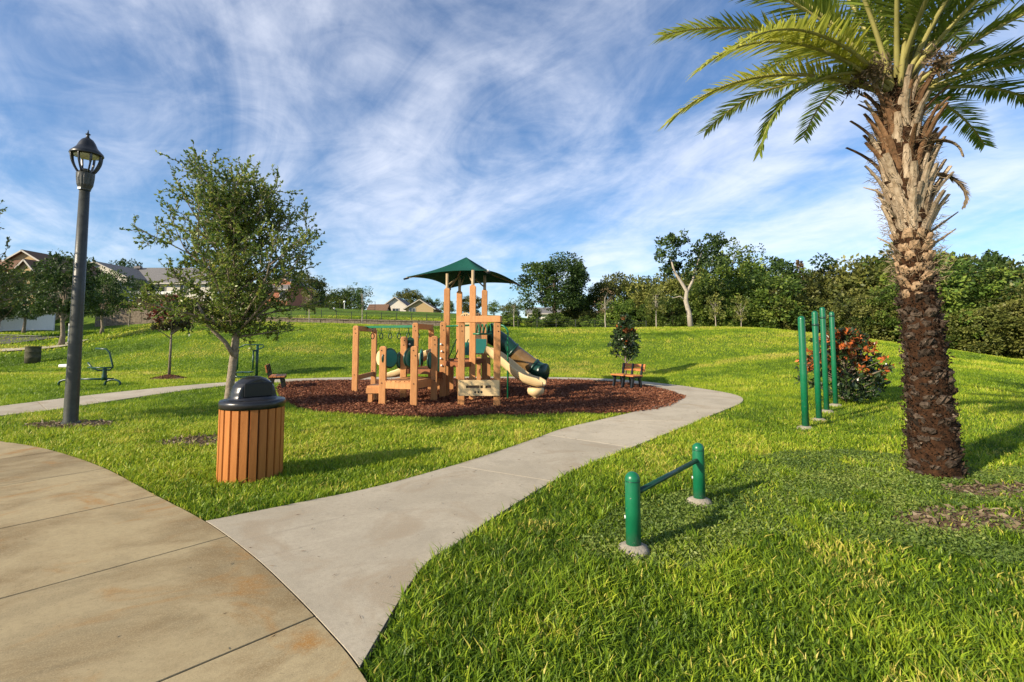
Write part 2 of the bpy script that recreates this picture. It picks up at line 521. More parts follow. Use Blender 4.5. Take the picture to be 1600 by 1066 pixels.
# ------------------------------------------------------------------ mesh helpers
class MB:
    def __init__(s):
        s.v = []
        s.f = []

    def add(s, vs, fs):
        o = len(s.v)
        s.v += [tuple(p) for p in vs]
        s.f += [tuple(i + o for i in f) for f in fs]
        return s

    def box(s, c, size, yaw=0.0, mtx=None):
        hx, hy, hz = size[0] / 2, size[1] / 2, size[2] / 2
        cs, sn = math.cos(yaw), math.sin(yaw)
        vs = []
        for dz in (-hz, hz):
            for dx, dy in ((-hx, -hy), (hx, -hy), (hx, hy), (-hx, hy)):
                p = Vector((dx * cs - dy * sn, dx * sn + dy * cs, dz))
                if mtx is not None:
                    p = mtx @ p
                vs.append(p + Vector(c))
        return s.add(vs, [(3, 2, 1, 0), (4, 5, 6, 7), (0, 1, 5, 4), (1, 2, 6, 5), (2, 3, 7, 6), (3, 0, 4, 7)])

    def beam(s, a, b, w, h):
        a, b = Vector(a), Vector(b)
        d = (b - a)
        L = d.length
        d.normalize()
        up = Vector((0, 0, 1)) if abs(d.z) < .95 else Vector((0, 1, 0))
        x = d.cross(up).normalized()
        u = x.cross(d).normalized()
        vs = []
        for t in (0, L):
            for i, j in ((-1, -1), (1, -1), (1, 1), (-1, 1)):
                vs.append(a + d * t + x * (i * w / 2) + u * (j * h / 2))
        return s.add(vs, [(0, 1, 2, 3), (7, 6, 5, 4), (0, 4, 5, 1), (1, 5, 6, 2), (2, 6, 7, 3), (3, 7, 4, 0)])

    def tube(s, pts, rad, n=8, cap=True):
        pts = [Vector(p) for p in pts]
        if not isinstance(rad, (list, tuple)):
            rad = [rad] * len(pts)
        t0 = (pts[1] - pts[0]).normalized()
        ref = Vector((0, 0, 1)) if abs(t0.z) < .9 else Vector((1, 0, 0))
        x = t0.cross(ref).normalized()
        vs = []
        for i, p in enumerate(pts):
            a = pts[max(i - 1, 0)]
            b = pts[min(i + 1, len(pts) - 1)]
            t = (b - a).normalized()
            x = (x - t * x.dot(t)).normalized()
            y = t.cross(x)
            for k in range(n):
                an = 2 * math.pi * k / n
                vs.append(p + (x * math.cos(an) + y * math.sin(an)) * rad[i])
        fs = []
        for i in range(len(pts) - 1):
            for k in range(n):
                k2 = (k + 1) % n
                fs.append((i * n + k, i * n + k2, (i + 1) * n + k2, (i + 1) * n + k))
        if cap:
            fs.append(tuple(range(n - 1, -1, -1)))
            o = (len(pts) - 1) * n
            fs.append(tuple(o + k for k in range(n)))
        return s.add(vs, fs)

    def lathe(s, prof, n=24, c=(0, 0, 0), rfun=None):
        vs = []
        for r, z in prof:
            for k in range(n):
                an = 2 * math.pi * k / n
                rr = rfun(r, z, an) if rfun else r
                vs.append((c[0] + rr * math.cos(an), c[1] + rr * math.sin(an), c[2] + z))
        fs = []
        for i in range(len(prof) - 1):
            for k in range(n):
                k2 = (k + 1) % n
                fs.append((i * n + k, i * n + k2, (i + 1) * n + k2, (i + 1) * n + k))
        fs.append(tuple(range(n - 1, -1, -1)))
        o = (len(prof) - 1) * n
        fs.append(tuple(o + k for k in range(n)))
        return s.add(vs, fs)

    def mesh(s, name, m, smooth=False):
        me = bpy.data.meshes.new(name)
        me.from_pydata(s.v, [], s.f)
        if m is not None:
            me.materials.append(m)
        if smooth:
            me.polygons.foreach_set('use_smooth', [True] * len(me.polygons))
        me.update()
        return me

    def build(s, name, m, parent=None, smooth=False, bevel=0.0, loc=None):
        o = link(name, s.mesh(name, m, smooth), parent)
        if loc is not None:
            o.location = loc
        if bevel > 0:
            b = o.modifiers.new('bevel', 'BEVEL')
            b.width = bevel
            b.segments = 2
            b.limit_method = 'ANGLE'
            b.angle_limit = R(40)
        return o


def link(name, me, parent=None):
    o = bpy.data.objects.new(name, me)
    COL.objects.link(o)
    if parent is not None:
        o.parent = parent
    return o


def tag(o, label=None, cat=None, group=None, kind=None):
    if label: o['label'] = label
    if cat: o['category'] = cat
    if group: o['group'] = group
    if kind: o['kind'] = kind
    return o


def thing(name, label, cat, loc=(0, 0, 0), rz=0.0, group=None):
    o = bpy.data.objects.new(name, None)
    o.empty_display_size = .2
    o.location = loc
    o.rotation_euler = (0, 0, rz)
    COL.objects.link(o)
    return tag(o, label, cat, group)


def np_mesh(name, V, F, m, tint=None, smooth=False):
    """V (n,3), F (k, c) equal-sized faces, tint per face"""
    me = bpy.data.meshes.new(name)
    k, c = F.shape
    me.vertices.add(len(V))
    me.vertices.foreach_set('co', V.astype(np.float32).ravel())
    me.loops.add(k * c)
    me.loops.foreach_set('vertex_index', F.astype(np.int32).ravel())
    me.polygons.add(k)
    me.polygons.foreach_set('loop_start', np.arange(0, k * c, c, dtype=np.int32))
    me.polygons.foreach_set('loop_total', np.full(k, c, np.int32))
    if smooth:
        me.polygons.foreach_set('use_smooth', np.ones(k, bool))
    me.update(calc_edges=True)
    if tint is not None:
        a = me.attributes.new('tint', 'FLOAT', 'FACE')
        a.data.foreach_set('value', tint.astype(np.float32))
    me.materials.append(m)
    return me


def unit(a):
    return a / np.maximum(np.linalg.norm(a, axis=1, keepdims=True), 1e-9)


def leaf_arrays(P, D, L, W, rng, bend=0.15):
    """one diamond quad per leaf"""
    n = len(P)
    D = unit(D)
    S = unit(np.cross(D, rng.normal(size=(n, 3))))
    N = np.cross(D, S)
    L = np.broadcast_to(L, n)[:, None]
    W = np.broadcast_to(W, n)[:, None]
    mid = P + D * L * .5
    V = np.empty((n, 4, 3))
    V[:, 0] = P
    V[:, 1] = mid + S * W * .5 + N * L * bend * .3
    V[:, 2] = P + D * L - N * L * bend
    V[:, 3] = mid - S * W * .5 + N * L * bend * .3
    F = np.arange(n * 4).reshape(n, 4)
    return V.reshape(-1, 3), F


# ------------------------------------------------------------------ ground
def build_ground():
    us = np.linspace(-1.9, 1.9, 230)
    ys = np.concatenate([np.linspace(-12, 3.9, 12), np.linspace(4, 60, 150), np.geomspace(61, 1500, 46)])
    U, Yg = np.meshgrid(us, ys)
    X = U * np.maximum(Yg, 9.0)
    X = np.where(Yg > 130, X * 1.0, X)
    Z = hgt_np(X, Yg)
    Z = Z + (vnoise(X, Yg, 5, 1) - .5) * .16 * np.clip((Yg - 22) / 4, 0, 1)
    V = np.stack([X, Yg, Z], -1).reshape(-1, 3)
    ny, nx = U.shape
    i = np.arange(ny - 1)[:, None] * nx + np.arange(nx - 1)[None]
    F = np.stack([i, i + 1, i + nx + 1, i + nx], -1).reshape(-1, 4)
    o = link('ground', np_mesh('ground', V, F, M['lawn'], smooth=True))
    tag(o, kind='structure')


build_ground()


def terr(X, Y):
    """ground surface with its small bumps"""
    X = np.asarray(X, float); Y = np.asarray(Y, float)
    Z = hgt_np(X, Y)
    return Z + (vnoise(X, Y, 5, 1) - .5) * .16 * np.clip((Y - 22) / 4, 0, 1)


def tz(x, y):
    return float(terr([x], [y])[0])


# ------------------------------------------------------------------ pavement, slab by slab
def inset_poly(pts, d):
    """move every edge of a counter-clockwise plan polygon inwards by d"""
    n = len(pts)
    out_ = []
    for i in range(n):
        p0, p1, p2 = pts[i - 1], pts[i], pts[(i + 1) % n]
        a = Vector((p1[0] - p0[0], p1[1] - p0[1])).normalized()
        b = Vector((p2[0] - p1[0], p2[1] - p1[1])).normalized()
        na, nb = Vector((-a.y, a.x)), Vector((-b.y, b.x))
        m_ = (na + nb)
        k = m_.length_squared
        m_ = m_ * (2.0 / k if k > .25 else 2.0) * .5 * 1.0
        out_.append((p1[0] + m_.x * d, p1[1] + m_.y * d))
    return out_


def poly_slab(name, pts, z0, z1, m, parent, inset=0.006, ch=.006):
    """prism from a plan polygon, edges drawn in a little for the joint and chamfered"""
    P_ = [(p[0], p[1]) for p in pts]
    area = sum(P_[i - 1][0] * P_[i][1] - P_[i][0] * P_[i - 1][1] for i in range(len(P_)))
    if area < 0:
        P_ = P_[::-1]
    cx_ = sum(p[0] for p in P_) / len(P_)
    cy_ = sum(p[1] for p in P_) / len(P_)
    A_ = inset_poly(P_, inset)
    B_ = inset_poly(P_, inset + ch)
    n = len(P_)
    o = MB()
    vs = [(p[0] - cx_, p[1] - cy_, z1) for p in B_] + [(p[0] - cx_, p[1] - cy_, z1 - ch * .8) for p in A_] + [(p[0] - cx_, p[1] - cy_, z0) for p in A_]
    fs = [tuple(range(n))]
    for i in range(n):
        j = (i + 1) % n
        fs.append((n + i, n + j, j, i))
        fs.append((2 * n + i, 2 * n + j, n + j, n + i))
    o.add(vs, fs)
    return o.build(name, m, parent, loc=(cx_, cy_, 0))


def xy(v):
    return Vector((v.x, v.y, 0))


WALK_TOP = 0.035
curve_px = [(-140, 676), (0, 693), (75, 706), (157, 733), (240, 777), (320, 820), (390, 872), (450, 928), (510, 992), (562, 1056), (640, 1190), (700, 1330)]
curve_w = [xy(p) for p in catmull([G(*p) for p in curve_px], 10)]
joint_px = [((0, 722), (88, 709)), ((0, 765), (157, 738)), ((0, 833), (240, 781)), ((0, 945), (345, 848)), ((280, 1064), (487, 975))]


def line_curve(a, b):
    """where a joint line meets the kerb curve: (curve index, point)"""
    d = (b - a)
    best = None
    for i in range(len(curve_w) - 1):
        p, q = curve_w[i], curve_w[i + 1]
        e = q - p
        den = d.x * e.y - d.y * e.x
        if abs(den) < 1e-9:
            continue
        t = ((p.x - a.x) * e.y - (p.y - a.y) * e.x) / den
        s = ((p.x - a.x) * d.y - (p.y - a.y) * d.x) / den
        if -0.001 <= s <= 1.001 and t > 0:
            hit_ = a + d * t
            if best is None or (hit_ - b).length < (best[1] - b).length:
                best = (i, hit_)
    return best


walk = thing('pavement', None, None)
tag(walk, kind='structure')
lines = []
for (a, b) in joint_px:
    A, B = xy(G(*a)), xy(G(*b))
    d = (B - A).normalized()
    lines.append((A, B, d))
# more joints on towards and behind the viewer
A5, B5, d5 = lines[-1]
step = lines[3][1] - lines[4][1]
step = Vector((0.62, -1.45, 0))
lines.append((A5 + step, B5 + step, d5))
recs = []
for A, B, d in lines:
    hit = line_curve(A - d * 4, B)
    if hit is None:
        hit = (len(curve_w) - 2, curve_w[-1])
    recs.append((hit[0], hit[1], hit[1] - d * 7.5))
first = (0, curve_w[0], curve_w[0] + Vector((-2.5, -1.2, 0)))
allr = [first] + recs + [(len(curve_w) - 2, curve_w[-1], curve_w[-1] + Vector((-7, -2.2, 0)))]
walk_poly = [p.copy() for p in curve_w] + [r[2].copy() for r in reversed(allr)]
for i in range(len(allr) - 1):
    i0, p0, l0 = allr[i]
    i1, p1, l1 = allr[i + 1]
    pts = [l0, p0] + [curve_w[k] for k in range(i0 + 1, i1 + 1) if (curve_w[k] - p0).length > .03 and (curve_w[k] - p1).length > .03] + [p1, l1]
    poly_slab('slab', pts, -.10, WALK_TOP - .0005 * (i % 2), M['slab'], walk, .012, .004)

PATH_TOP = 0.032
path_px = [((320, 820), (562, 1056)), ((400, 804), (657, 898)), ((473, 789), (715, 855)), ((595, 763), (785, 806)),
           ((741, 721), (887, 744)), ((839, 687), (966, 711)), ((888, 670), (1048, 678)), ((990, 646), (1120, 648)),
           ((1068, 624), (1160, 630)), ((1060, 617), (1151, 619)), ((1040, 611), (1102, 609.5)), ((1010, 603.5), (1048, 602)),
           ((951, 597.5), (978, 595)), ((900, 595), (905, 591.5)), ((800, 594), (800, 590)), ((650, 594), (650, 590)),
           ((540, 595.5), (540, 591)), ((460, 598), (450, 593.5)), ((345, 605), (335, 600)), ((216, 622), (200, 612.5)),
           ((100, 640), (85, 626)), ((0, 652), (-20, 639)), ((-160, 676), (-190, 660))]
inn = [xy(p) for p in catmull([G(*a) for a, b in path_px], 4)]
out = [xy(p) for p in catmull([G(*b) for a, b in path_px], 4)]
path_poly = inn + out[::-1]
path_root = thing('path', None, None)
tag(path_root, kind='structure')
cuts = [0, 15, 21, 26, 30, 33, 37, 41, 45, 48, 51, 54, 57, 60, 63, 66, 69, 72, 75, 78, 81, 84, len(inn) - 1]
for a, b in zip(cuts[:-1], cuts[1:]):
    # the first slab follows the walk's curve
    L_ = inn[a:b + 1]
    R_ = out[a:b + 1]
    if a == 0:
        seam = [p for p in curve_w if L_[0].x + .02 < p.x < R_[0].x - .02 and p.y < L_[0].y]
        pts = L_ + R_[::-1] + sorted(seam, key=lambda p: -p.x)
    else:
        pts = L_ + R_[::-1]
    poly_slab('path_slab', pts, -.10, PATH_TOP - .001 * (a % 2), M['path'], path_root, .009, .003)
# dirt that fills the open joints
jb = MB()
bmj = [(p.x, p.y, PATH_TOP - .005) for p in path_poly]
jb.add(bmj, [tuple(range(len(bmj)))])
bmw = [(p.x, p.y, WALK_TOP - .007) for p in walk_poly]
jb.add(bmw, [tuple(range(len(bmw)))])
tag(jb.build('joint_dirt', M['dirt_joint']), kind='structure')

# ------------------------------------------------------------------ mulch bed
mulch_px = [(440, 600), (433, 611), (444, 627), (480, 641), (560, 650), (680, 653.5), (850, 650), (990, 646), (1045, 637), (1068, 624)]
mulch_front = [xy(p) for p in catmull([G(*p) for p in mulch_px], 6)]
mulch_poly = mulch_front + [p for p in inn[33:69]]
mb = MB()
mb.add([(p.x, p.y, .016) for p in mulch_poly], [tuple(range(len(mulch_poly)))])
mulch_base = mat('mulch_base', (.045, .014, .008), .95, .1, col2=(.14, .045, .022), vscale=30, bump=1, bscale=40)
tag(mb.build('mulch_bed', mulch_base), kind='structure')


def sample_poly(poly, n, rng):
    xs = [p[0] for p in poly]; ys = [p[1] for p in poly]
    X = rng.uniform(min(xs), max(xs), n * 3)
    Y = rng.uniform(min(ys), max(ys), n * 3)
    k = in_poly(X, Y, poly)
    return X[k][:n], Y[k][:n]


def chips(name, X, Y, Zb, rng, size, label, cat, m, tint_shift=0.0, rise=.03):
    n = len(X)
    P = np.stack([X, Y, Zb + rng.random(n) * rise + .008], -1)
    a = rng.uniform(0, 2 * np.pi, n)
    D = np.stack([np.cos(a), np.sin(a), rng.normal(0, .35, n)], -1)
    L = size * rng.uniform(.5, 1.5, n)
    V, F = leaf_arrays(P, D, L, L * rng.uniform(.2, .5, n), rng, .05)
    t = np.clip(rng.beta(2, 2.5, n) + tint_shift, 0, 1)
    o = link(name, np_mesh(name, V, F, m, t))
    tag(o, label, cat, kind='stuff')
    return o


rg = np.random.default_rng(21)
X, Y = sample_poly(mulch_poly, 130000, rg)
mound = .05 * vnoise(X, Y, 1.4, 5)
chips('mulch_chips', X, Y, mound, rg, .052, 'red brown bark mulch covering the play area', 'mulch', M['chip'])

# ------------------------------------------------------------------ bare patches
LAMP = xy(G(110, 663))
TREE = xy(G(347, 690))
PALM = xy(G(1461, 742))
BOL1 = xy(G(990, 862)); BOL2 = xy(G(1093, 787))
POSTS = [xy(G(1259, 671)), xy(G(1280, 659)), xy(G(1292, 646)), xy(G(1306, 637))]
CAN = xy(G(391, 746))
MOUND = xy(G(264, 592))
bare = [(LAMP + Vector((.05, -.05, 0)), .75, .34), (TREE + Vector((-.25, -.05, 0)), .62, .42), (MOUND, .62, .5),
        (xy(G(1545, 815)), .75, .30), (xy(G(1590, 770)), .7, .25)]


def in_bare(X, Y):
    k = np.zeros(len(X), bool)
    for c, rx, ry in bare:
        r = ((X - c.x) / rx) ** 2 + ((Y - c.y) / ry) ** 2
        k |= r < 0.7 + .6 * vnoise(X, Y, .22, 3)
    return k


for i, (c, rx, ry) in enumerate(bare):
    s_ = MB()
    n_ = 30
    hz = .16 if c is MOUND else .0
    rings = []
    vs, fs = [], []
    for j, rr in enumerate((1.12, .8, .4, .02)):
        for k in range(n_):
            a = 2 * math.pi * k / n_
            q = 1 + .14 * math.sin(3 * a + i) + .09 * math.sin(5 * a + 2 * i)
            vs.append((c.x + rx * rr * q * math.cos(a), c.y + ry * rr * q * math.sin(a), .006 + hz * (1 - rr / 1.12)))
    for j in range(3):
        for k in range(n_):
            k2 = (k + 1) % n_
            fs.append((j * n_ + k, j * n_ + k2, (j + 1) * n_ + k2, (j + 1) * n_ + k))
    s_.add(vs, fs)
    tag(s_.build('soil_patch', M['soil']), kind='structure')
    n2 = 600 if i > 2 else 1300
    a = rg.uniform(0, 2 * np.pi, n2); q = np.sqrt(rg.random(n2))
    X = c.x + rx * q * np.cos(a); Y = c.y + ry * q * np.sin(a)
    chips('bark_litter', X, Y, hz * (1 - q), rg, .06, ['dry bark litter around the lamp post foot', 'dry bark litter behind the litter receptacle',
          'dark mulch mound under the small maroon tree', 'dry brown litter in front of the palm trunk',
          'dry brown litter beside the palm trunk'][i], 'litter', M['chip'] if i == 2 else M['dead_leaf'], -.1 if i == 2 else -.3, .02)

# ------------------------------------------------------------------ grass
weed_poly = [xy(G(*p)) for p in [(1175, 716), (1260, 706), (1330, 706), (1420, 716), (1530, 730), (1700, 735), (1760, 900), (1600, 890), (1440, 860), (1300, 850), (1190, 840), (1090, 900), (930, 880), (900, 850), (960, 800), (1060, 770), (1130, 760)]]


def build_grass():
    rng = np.random.default_rng(3)
    bands = [(1.4, 4.2, 6200, .072, .0072), (4.2, 7.0, 3800, .072, .0085), (7.0, 11.0, 2000, .072, .0105), (11, 17, 1000, .07, .014),
             (17, 26, 520, .08, .019), (26, 40, 230, .085, .034), (40, 62, 40, .14, .09)]
    Vs, Fs, Ts, off = [], [], [], 0
    V3, F3, T3, off3 = [], [], [], 0
    for bi, (r0, r1, dens, hh, ww) in enumerate(bands):
        amax = R(66) if r1 < 12 else R(56)
        n = int(dens * amax * (r1 ** 2 - r0 ** 2))
        r = np.sqrt(rng.uniform(r0 ** 2, r1 ** 2, n))
        th = rng.uniform(-amax, amax, n)
        X = r * np.sin(th); Y = r * np.cos(th)
        kill = in_poly(X, Y, [(p.x, p.y) for p in walk_poly]) | in_poly(X, Y, [(p.x, p.y) for p in path_poly]) | in_poly(X, Y, [(p.x, p.y) for p in mulch_poly])
        kill |= in_bare(X, Y) & (rng.random(n) < np.where(X > 2, .70, .88))
        ct = CAN
        kill |= (X - ct.x) ** 2 + (Y - ct.y) ** 2 < .32 ** 2
        kill |= (X - PALM.x) ** 2 + (Y - PALM.y) ** 2 < .19 ** 2
        for b in (BOL1, BOL2, *POSTS):
            kill |= (X - b.x) ** 2 + (Y - b.y) ** 2 < .10 ** 2
        X, Y = X[~kill], Y[~kill]
        n = len(X)
        weed = in_poly(X, Y, [(p.x, p.y) for p in weed_poly])
        fringe = vnoise(X, Y, .35, 7)
        weed &= fringe > .22
        keep = ~weed | (rng.random(n) < .48)
        X, Y, weed = X[keep], Y[keep], weed[keep]
        n = len(X)
        big_ = vnoise(X, Y, 2.6, 1)
        med = vnoise(X, Y, .55, 2)
        sm = vnoise(X, Y, .16, 4)
        h = hh * rng.uniform(.45, 1.25, n) * (.65 + .75 * med) * (.8 + .4 * sm)
        h = np.where(weed, h * .62, h)
        w = ww * rng.uniform(.6, 1.4, n)
        near_edge = np.clip(1 - (np.hypot(X, Y) - 3) / 4, 0, 1)
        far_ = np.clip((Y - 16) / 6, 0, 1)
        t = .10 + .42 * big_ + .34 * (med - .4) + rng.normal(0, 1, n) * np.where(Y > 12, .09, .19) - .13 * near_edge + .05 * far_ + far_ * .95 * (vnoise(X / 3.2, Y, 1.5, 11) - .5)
        t = t + .35 * (vnoise(X, Y, .35, 12) > .68) * rng.random(n)
        t = t + np.where(vnoise(X, Y, 6.5, 8) > .6, .10, 0)
        dry = rng.random(n) < (.035 + .25 * (vnoise(X, Y, .5, 15) > .80)) * (Y < 11)
        t = np.where(dry, 1.0, t)
        t = np.where(weed, t * .85, t)
        t = np.clip(t, 0, 1)
        Z = terr(X, Y) - .004
        az = rng.uniform(0, 2 * np.pi, n) + 1.5 * np.sin(3 * big_ + 5 * med)
        lean = rng.uniform(.15, 1.15, n)
        dx, dy = np.cos(az) * lean, np.sin(az) * lean
        sx, sy = -np.sin(az), np.cos(az)
        yaw = rng.uniform(-1, 1, n)
        cx_, cy_ = np.cos(yaw), np.sin(yaw)
        sx, sy = sx * cx_ - sy * cy_, sx * cy_ + sy * cx_
        P = np.stack([X, Y, Z], -1)
        S = np.stack([sx * w / 2, sy * w / 2, np.zeros(n)], -1)
        mid = P + np.stack([dx * h * .35, dy * h * .35, h * .62], -1)
        tip = P + np.stack([dx * h * 1.05, dy * h * 1.05, h * .92], -1)
        if r1 <= 11:
            V = np.empty((n, 6, 3))
            V[:, 0] = P - S * .7; V[:, 1] = P + S * .7
            V[:, 2] = mid + S; V[:, 3] = mid - S
            V[:, 4] = tip + S * .12; V[:, 5] = tip - S * .12
            base = np.arange(n)[:, None] * 6 + off
            F = np.concatenate([base + np.array([[0, 1, 2, 3]]), base + np.array([[3, 2, 4, 5]])], 0)
            Vs.append(V.reshape(-1, 3)); Fs.append(F); Ts.append(np.concatenate([t, t])); off += n * 6
        else:
            V = np.empty((n, 3, 3))
            V[:, 0] = P - S; V[:, 1] = P + S; V[:, 2] = tip
            base = np.arange(n)[:, None] * 3 + off3
            V3.append(V.reshape(-1, 3)); F3.append(base + np.array([[0, 1, 2]])); T3.append(t); off3 += n * 3
    o = link('grass', np_mesh('grass', np.concatenate(Vs), np.concatenate(Fs), M['grass'], np.concatenate(Ts)))
    tag(o, 'thick coarse lawn grass beside the pavement and path', 'grass', kind='stuff')
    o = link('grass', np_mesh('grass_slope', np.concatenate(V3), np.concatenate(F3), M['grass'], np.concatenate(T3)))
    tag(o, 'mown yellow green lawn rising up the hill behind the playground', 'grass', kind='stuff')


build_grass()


def build_weeds():
    rng = np.random.default_rng(5)
    X, Y = sample_poly([(p.x, p.y) for p in weed_poly], 58000, rng)
    kk = vnoise(X, Y, .35, 7) > .16
    X, Y = X[kk], Y[kk]
    k = ~in_bare(X, Y) | (rng.random(len(X)) < .12)
    k &= (X - PALM.x) ** 2 + (Y - PALM.y) ** 2 > .27 ** 2
    for b in (BOL1, BOL2):
        k &= (X - b.x) ** 2 + (Y - b.y) ** 2 > .12 ** 2
    X, Y = X[k], Y[k]
    n = len(X)
    a = rng.uniform(0, 2 * np.pi, n)
    P = np.stack([X, Y, rng.random(n) * .035 * (.5 + vnoise(X, Y, .3, 2)) + .004], -1)
    D = np.stack([np.cos(a), np.sin(a), rng.uniform(-.2, 1.1, n)], -1)
    L = rng.uniform(.014, .040, n)
    V, F = leaf_arrays(P, D, L, L * .42, rng, .1)
    t = np.clip(.15 + .6 * vnoise(X, Y, .5, 6) + rng.normal(0, .15, n), 0, 1)
    o = link('weeds', np_mesh('weeds', V, F, M['weed'], t))
    tag(o, 'low leafy weeds around the palm trunk and low bar', 'weeds', kind='stuff')


build_weeds()


def build_litter():
    """grass clippings and twigs blown on the concrete"""
    rng = np.random.default_rng(9)
    X, Y = sample_poly([(p.x, p.y) for p in path_poly[:40] + path_poly[-40:]], 500, rng)
    X2, Y2 = sample_poly([(p.x, p.y) for p in walk_poly], 90, rng)
    k = (Y > 2) & (Y < 11)
    X = np.concatenate([X[k][:170], X2]); Y = np.concatenate([Y[k][:170], Y2])
    n = len(X)
    a = rng.uniform(0, 2 * np.pi, n)
    P = np.stack([X, Y, np.full(n, WALK_TOP + .004)], -1)
    D = np.stack([np.cos(a), np.sin(a), np.zeros(n)], -1)
    L = rng.uniform(.015, .06, n)
    V, F = leaf_arrays(P, D, L, .005, rng, .03)
    V[:, 2] = np.maximum(V[:, 2], WALK_TOP + .001)
    o = link('clippings', np_mesh('clippings', V, F, M['dead_leaf'], rng.random(n) * .15))
    tag(o, 'dry grass clippings scattered on the concrete path', 'clippings', kind='stuff')


build_litter()


# ------------------------------------------------------------------ trees
def blob_crown(seed, rx, rz, nclump, per, leaf, lw=.55, open_=0.0, flat=.75, bottom=-.75, shell=.6):
    """leaf cloud of many clumps; origin at the crown's centre"""
    rng = np.random.default_rng(seed)
    d = unit(rng.normal(size=(nclump, 3)))
    d[:, 2] = np.clip(d[:, 2], bottom, 1)
    rad = rng.uniform(shell, 1.0, nclump) ** .7
    lob = 1 + .22 * np.sin(3 * np.arctan2(d[:, 1], d[:, 0]) + seed) + .16 * np.sin(5 * d[:, 2] + seed * 2)
    C = d * (rad * lob)[:, None] * np.array([rx, rx, rz])
    cr = rng.uniform(.13, .32, nclump) * rx * (1 - open_ * .4)
    P, D, T = [], [], []
    for i in range(nclump):
        m = int(per * rng.uniform(.6, 1.4))
        q = unit(rng.normal(size=(m, 3)))
        rr = rng.uniform(.35, 1.0, m) ** .6
        pos = C[i] + q * (rr * cr[i])[:, None] * np.array([1, 1, flat])
        P.append(pos)
        D.append(q + rng.normal(0, .6, (m, 3)) + np.array([0, 0, -.1]))
        T.append(np.clip(rng.uniform(.08, .85) + rng.normal(0, .15, m), 0, 1))
    P = np.concatenate(P); D = np.concatenate(D); T = np.concatenate(T)
    L = leaf * rng.uniform(.6, 1.4, len(P))
    V, F = leaf_arrays(P, D, L, L * lw, rng)
    return V, F, T, C


def limb_trunk(seed, h, r, targets, base_frac=.45, lean=(0, 0)):
    """tapered trunk with limbs to some clump centres (origin at the foot)"""
    rg_ = random.Random(seed)
    m = MB()
    pts, rad = [], []
    top = Vector((lean[0], lean[1], h))
    for i in range(7):
        t = i / 6
        wob = Vector((rg_.uniform(-1, 1), rg_.uniform(-1, 1), 0)) * r * .5 * (0 if i == 0 else 1)
        pts.append(top * t + wob)
        rad.append(r * (1.35 if i == 0 else 1.0 - .72 * t))
    m.tube(pts, rad, 8)
    for c in targets:
        c = Vector(c)
        t0 = rg_.uniform(base_frac, .95)
        a = top * t0
        midp = a.lerp(c, .5) + Vector((rg_.uniform(-.1, .1), rg_.uniform(-.1, .1), .06)) * (c - a).length
        r0 = r * (1 - .72 * t0) * .6
        m.tube([a, midp, c], [r0, r0 * .65, r0 * .2], 5, cap=False)
    return m


CROWNS = {}


def tree_kind(key, seed, rx, rz, zc_, trunk_r, nclump, per, leaf, leafmat, barkmat, **kw):
    V, F, T, C = blob_crown(seed, rx, rz, nclump, per, leaf, **kw)
    V = V + np.array([0, 0, zc_])
    cm = np_mesh(key + '_crown', V, F, leafmat, T)
    tgt = [(c[0] * .8, c[1] * .8, c[2] * .8 + zc_) for c in C[:14]]
    tm = limb_trunk(seed, zc_ + rz * .3, trunk_r, tgt, base_frac=max(.3, (zc_ - rz) / (zc_ + rz * .3))).mesh(key + '_trunk', barkmat, True)
    CROWNS[key] = (cm, tm, zc_ + rz)


def place_tree(key, name, label, x, y, height, rz=0.0, group=None, sxy=1.0, z=None, cat='tree'):
    cm, tm, H = CROWNS[key]
    z = tz(x, y) - .05 if z is None else z
    t = thing(name, label, cat, (x, y, z), rz, group)
    s = height / H
    t.scale = (s * sxy, s * sxy, s)
    link('trunk', tm, t)
    link('crown', cm, t)
    return t


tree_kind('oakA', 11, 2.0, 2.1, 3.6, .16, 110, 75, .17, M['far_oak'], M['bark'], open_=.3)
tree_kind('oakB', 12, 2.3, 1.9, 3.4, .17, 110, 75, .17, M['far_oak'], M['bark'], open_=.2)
tree_kind('woodA', 21, 3.2, 3.6, 4.3, .25, 120, 115, .27, M['wood_leaf'], M['dark_bark'], bottom=-1)
tree_kind('woodB', 22, 3.6, 3.2, 4.0, .25, 100, 130, .29, M['olive_leaf'], M['dark_bark'], bottom=-1)
tree_kind('woodC', 23, 3.0, 4.2, 4.9, .25, 90, 130, .24, M['wood_leaf'], M['dark_bark'], bottom=-1)
tree_kind('woodD', 24, 3.4, 3.0, 5.2, .28, 70, 110, .28, M['far_oak'], M['pale_bark'], open_=.6)
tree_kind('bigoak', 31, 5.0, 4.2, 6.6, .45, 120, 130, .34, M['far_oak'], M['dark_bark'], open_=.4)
tree_kind('young', 41, .8, 1.2, 2.6, .05, 40, 26, .13, M['yellow_leaf'], M['pale_bark'], open_=.6)
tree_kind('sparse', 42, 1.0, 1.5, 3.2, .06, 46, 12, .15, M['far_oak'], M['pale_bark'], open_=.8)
tree_kind('bare', 43, 1.0, 1.5, 3.0, .07, 40, 12, .10, M['brown_leaf'], M['pale_bark'], open_=.8)
tree_kind('shrub', 51, .9, .8, .8, .05, 40, 60, .14, M['wood_leaf'], M['dark_bark'], bottom=-1)


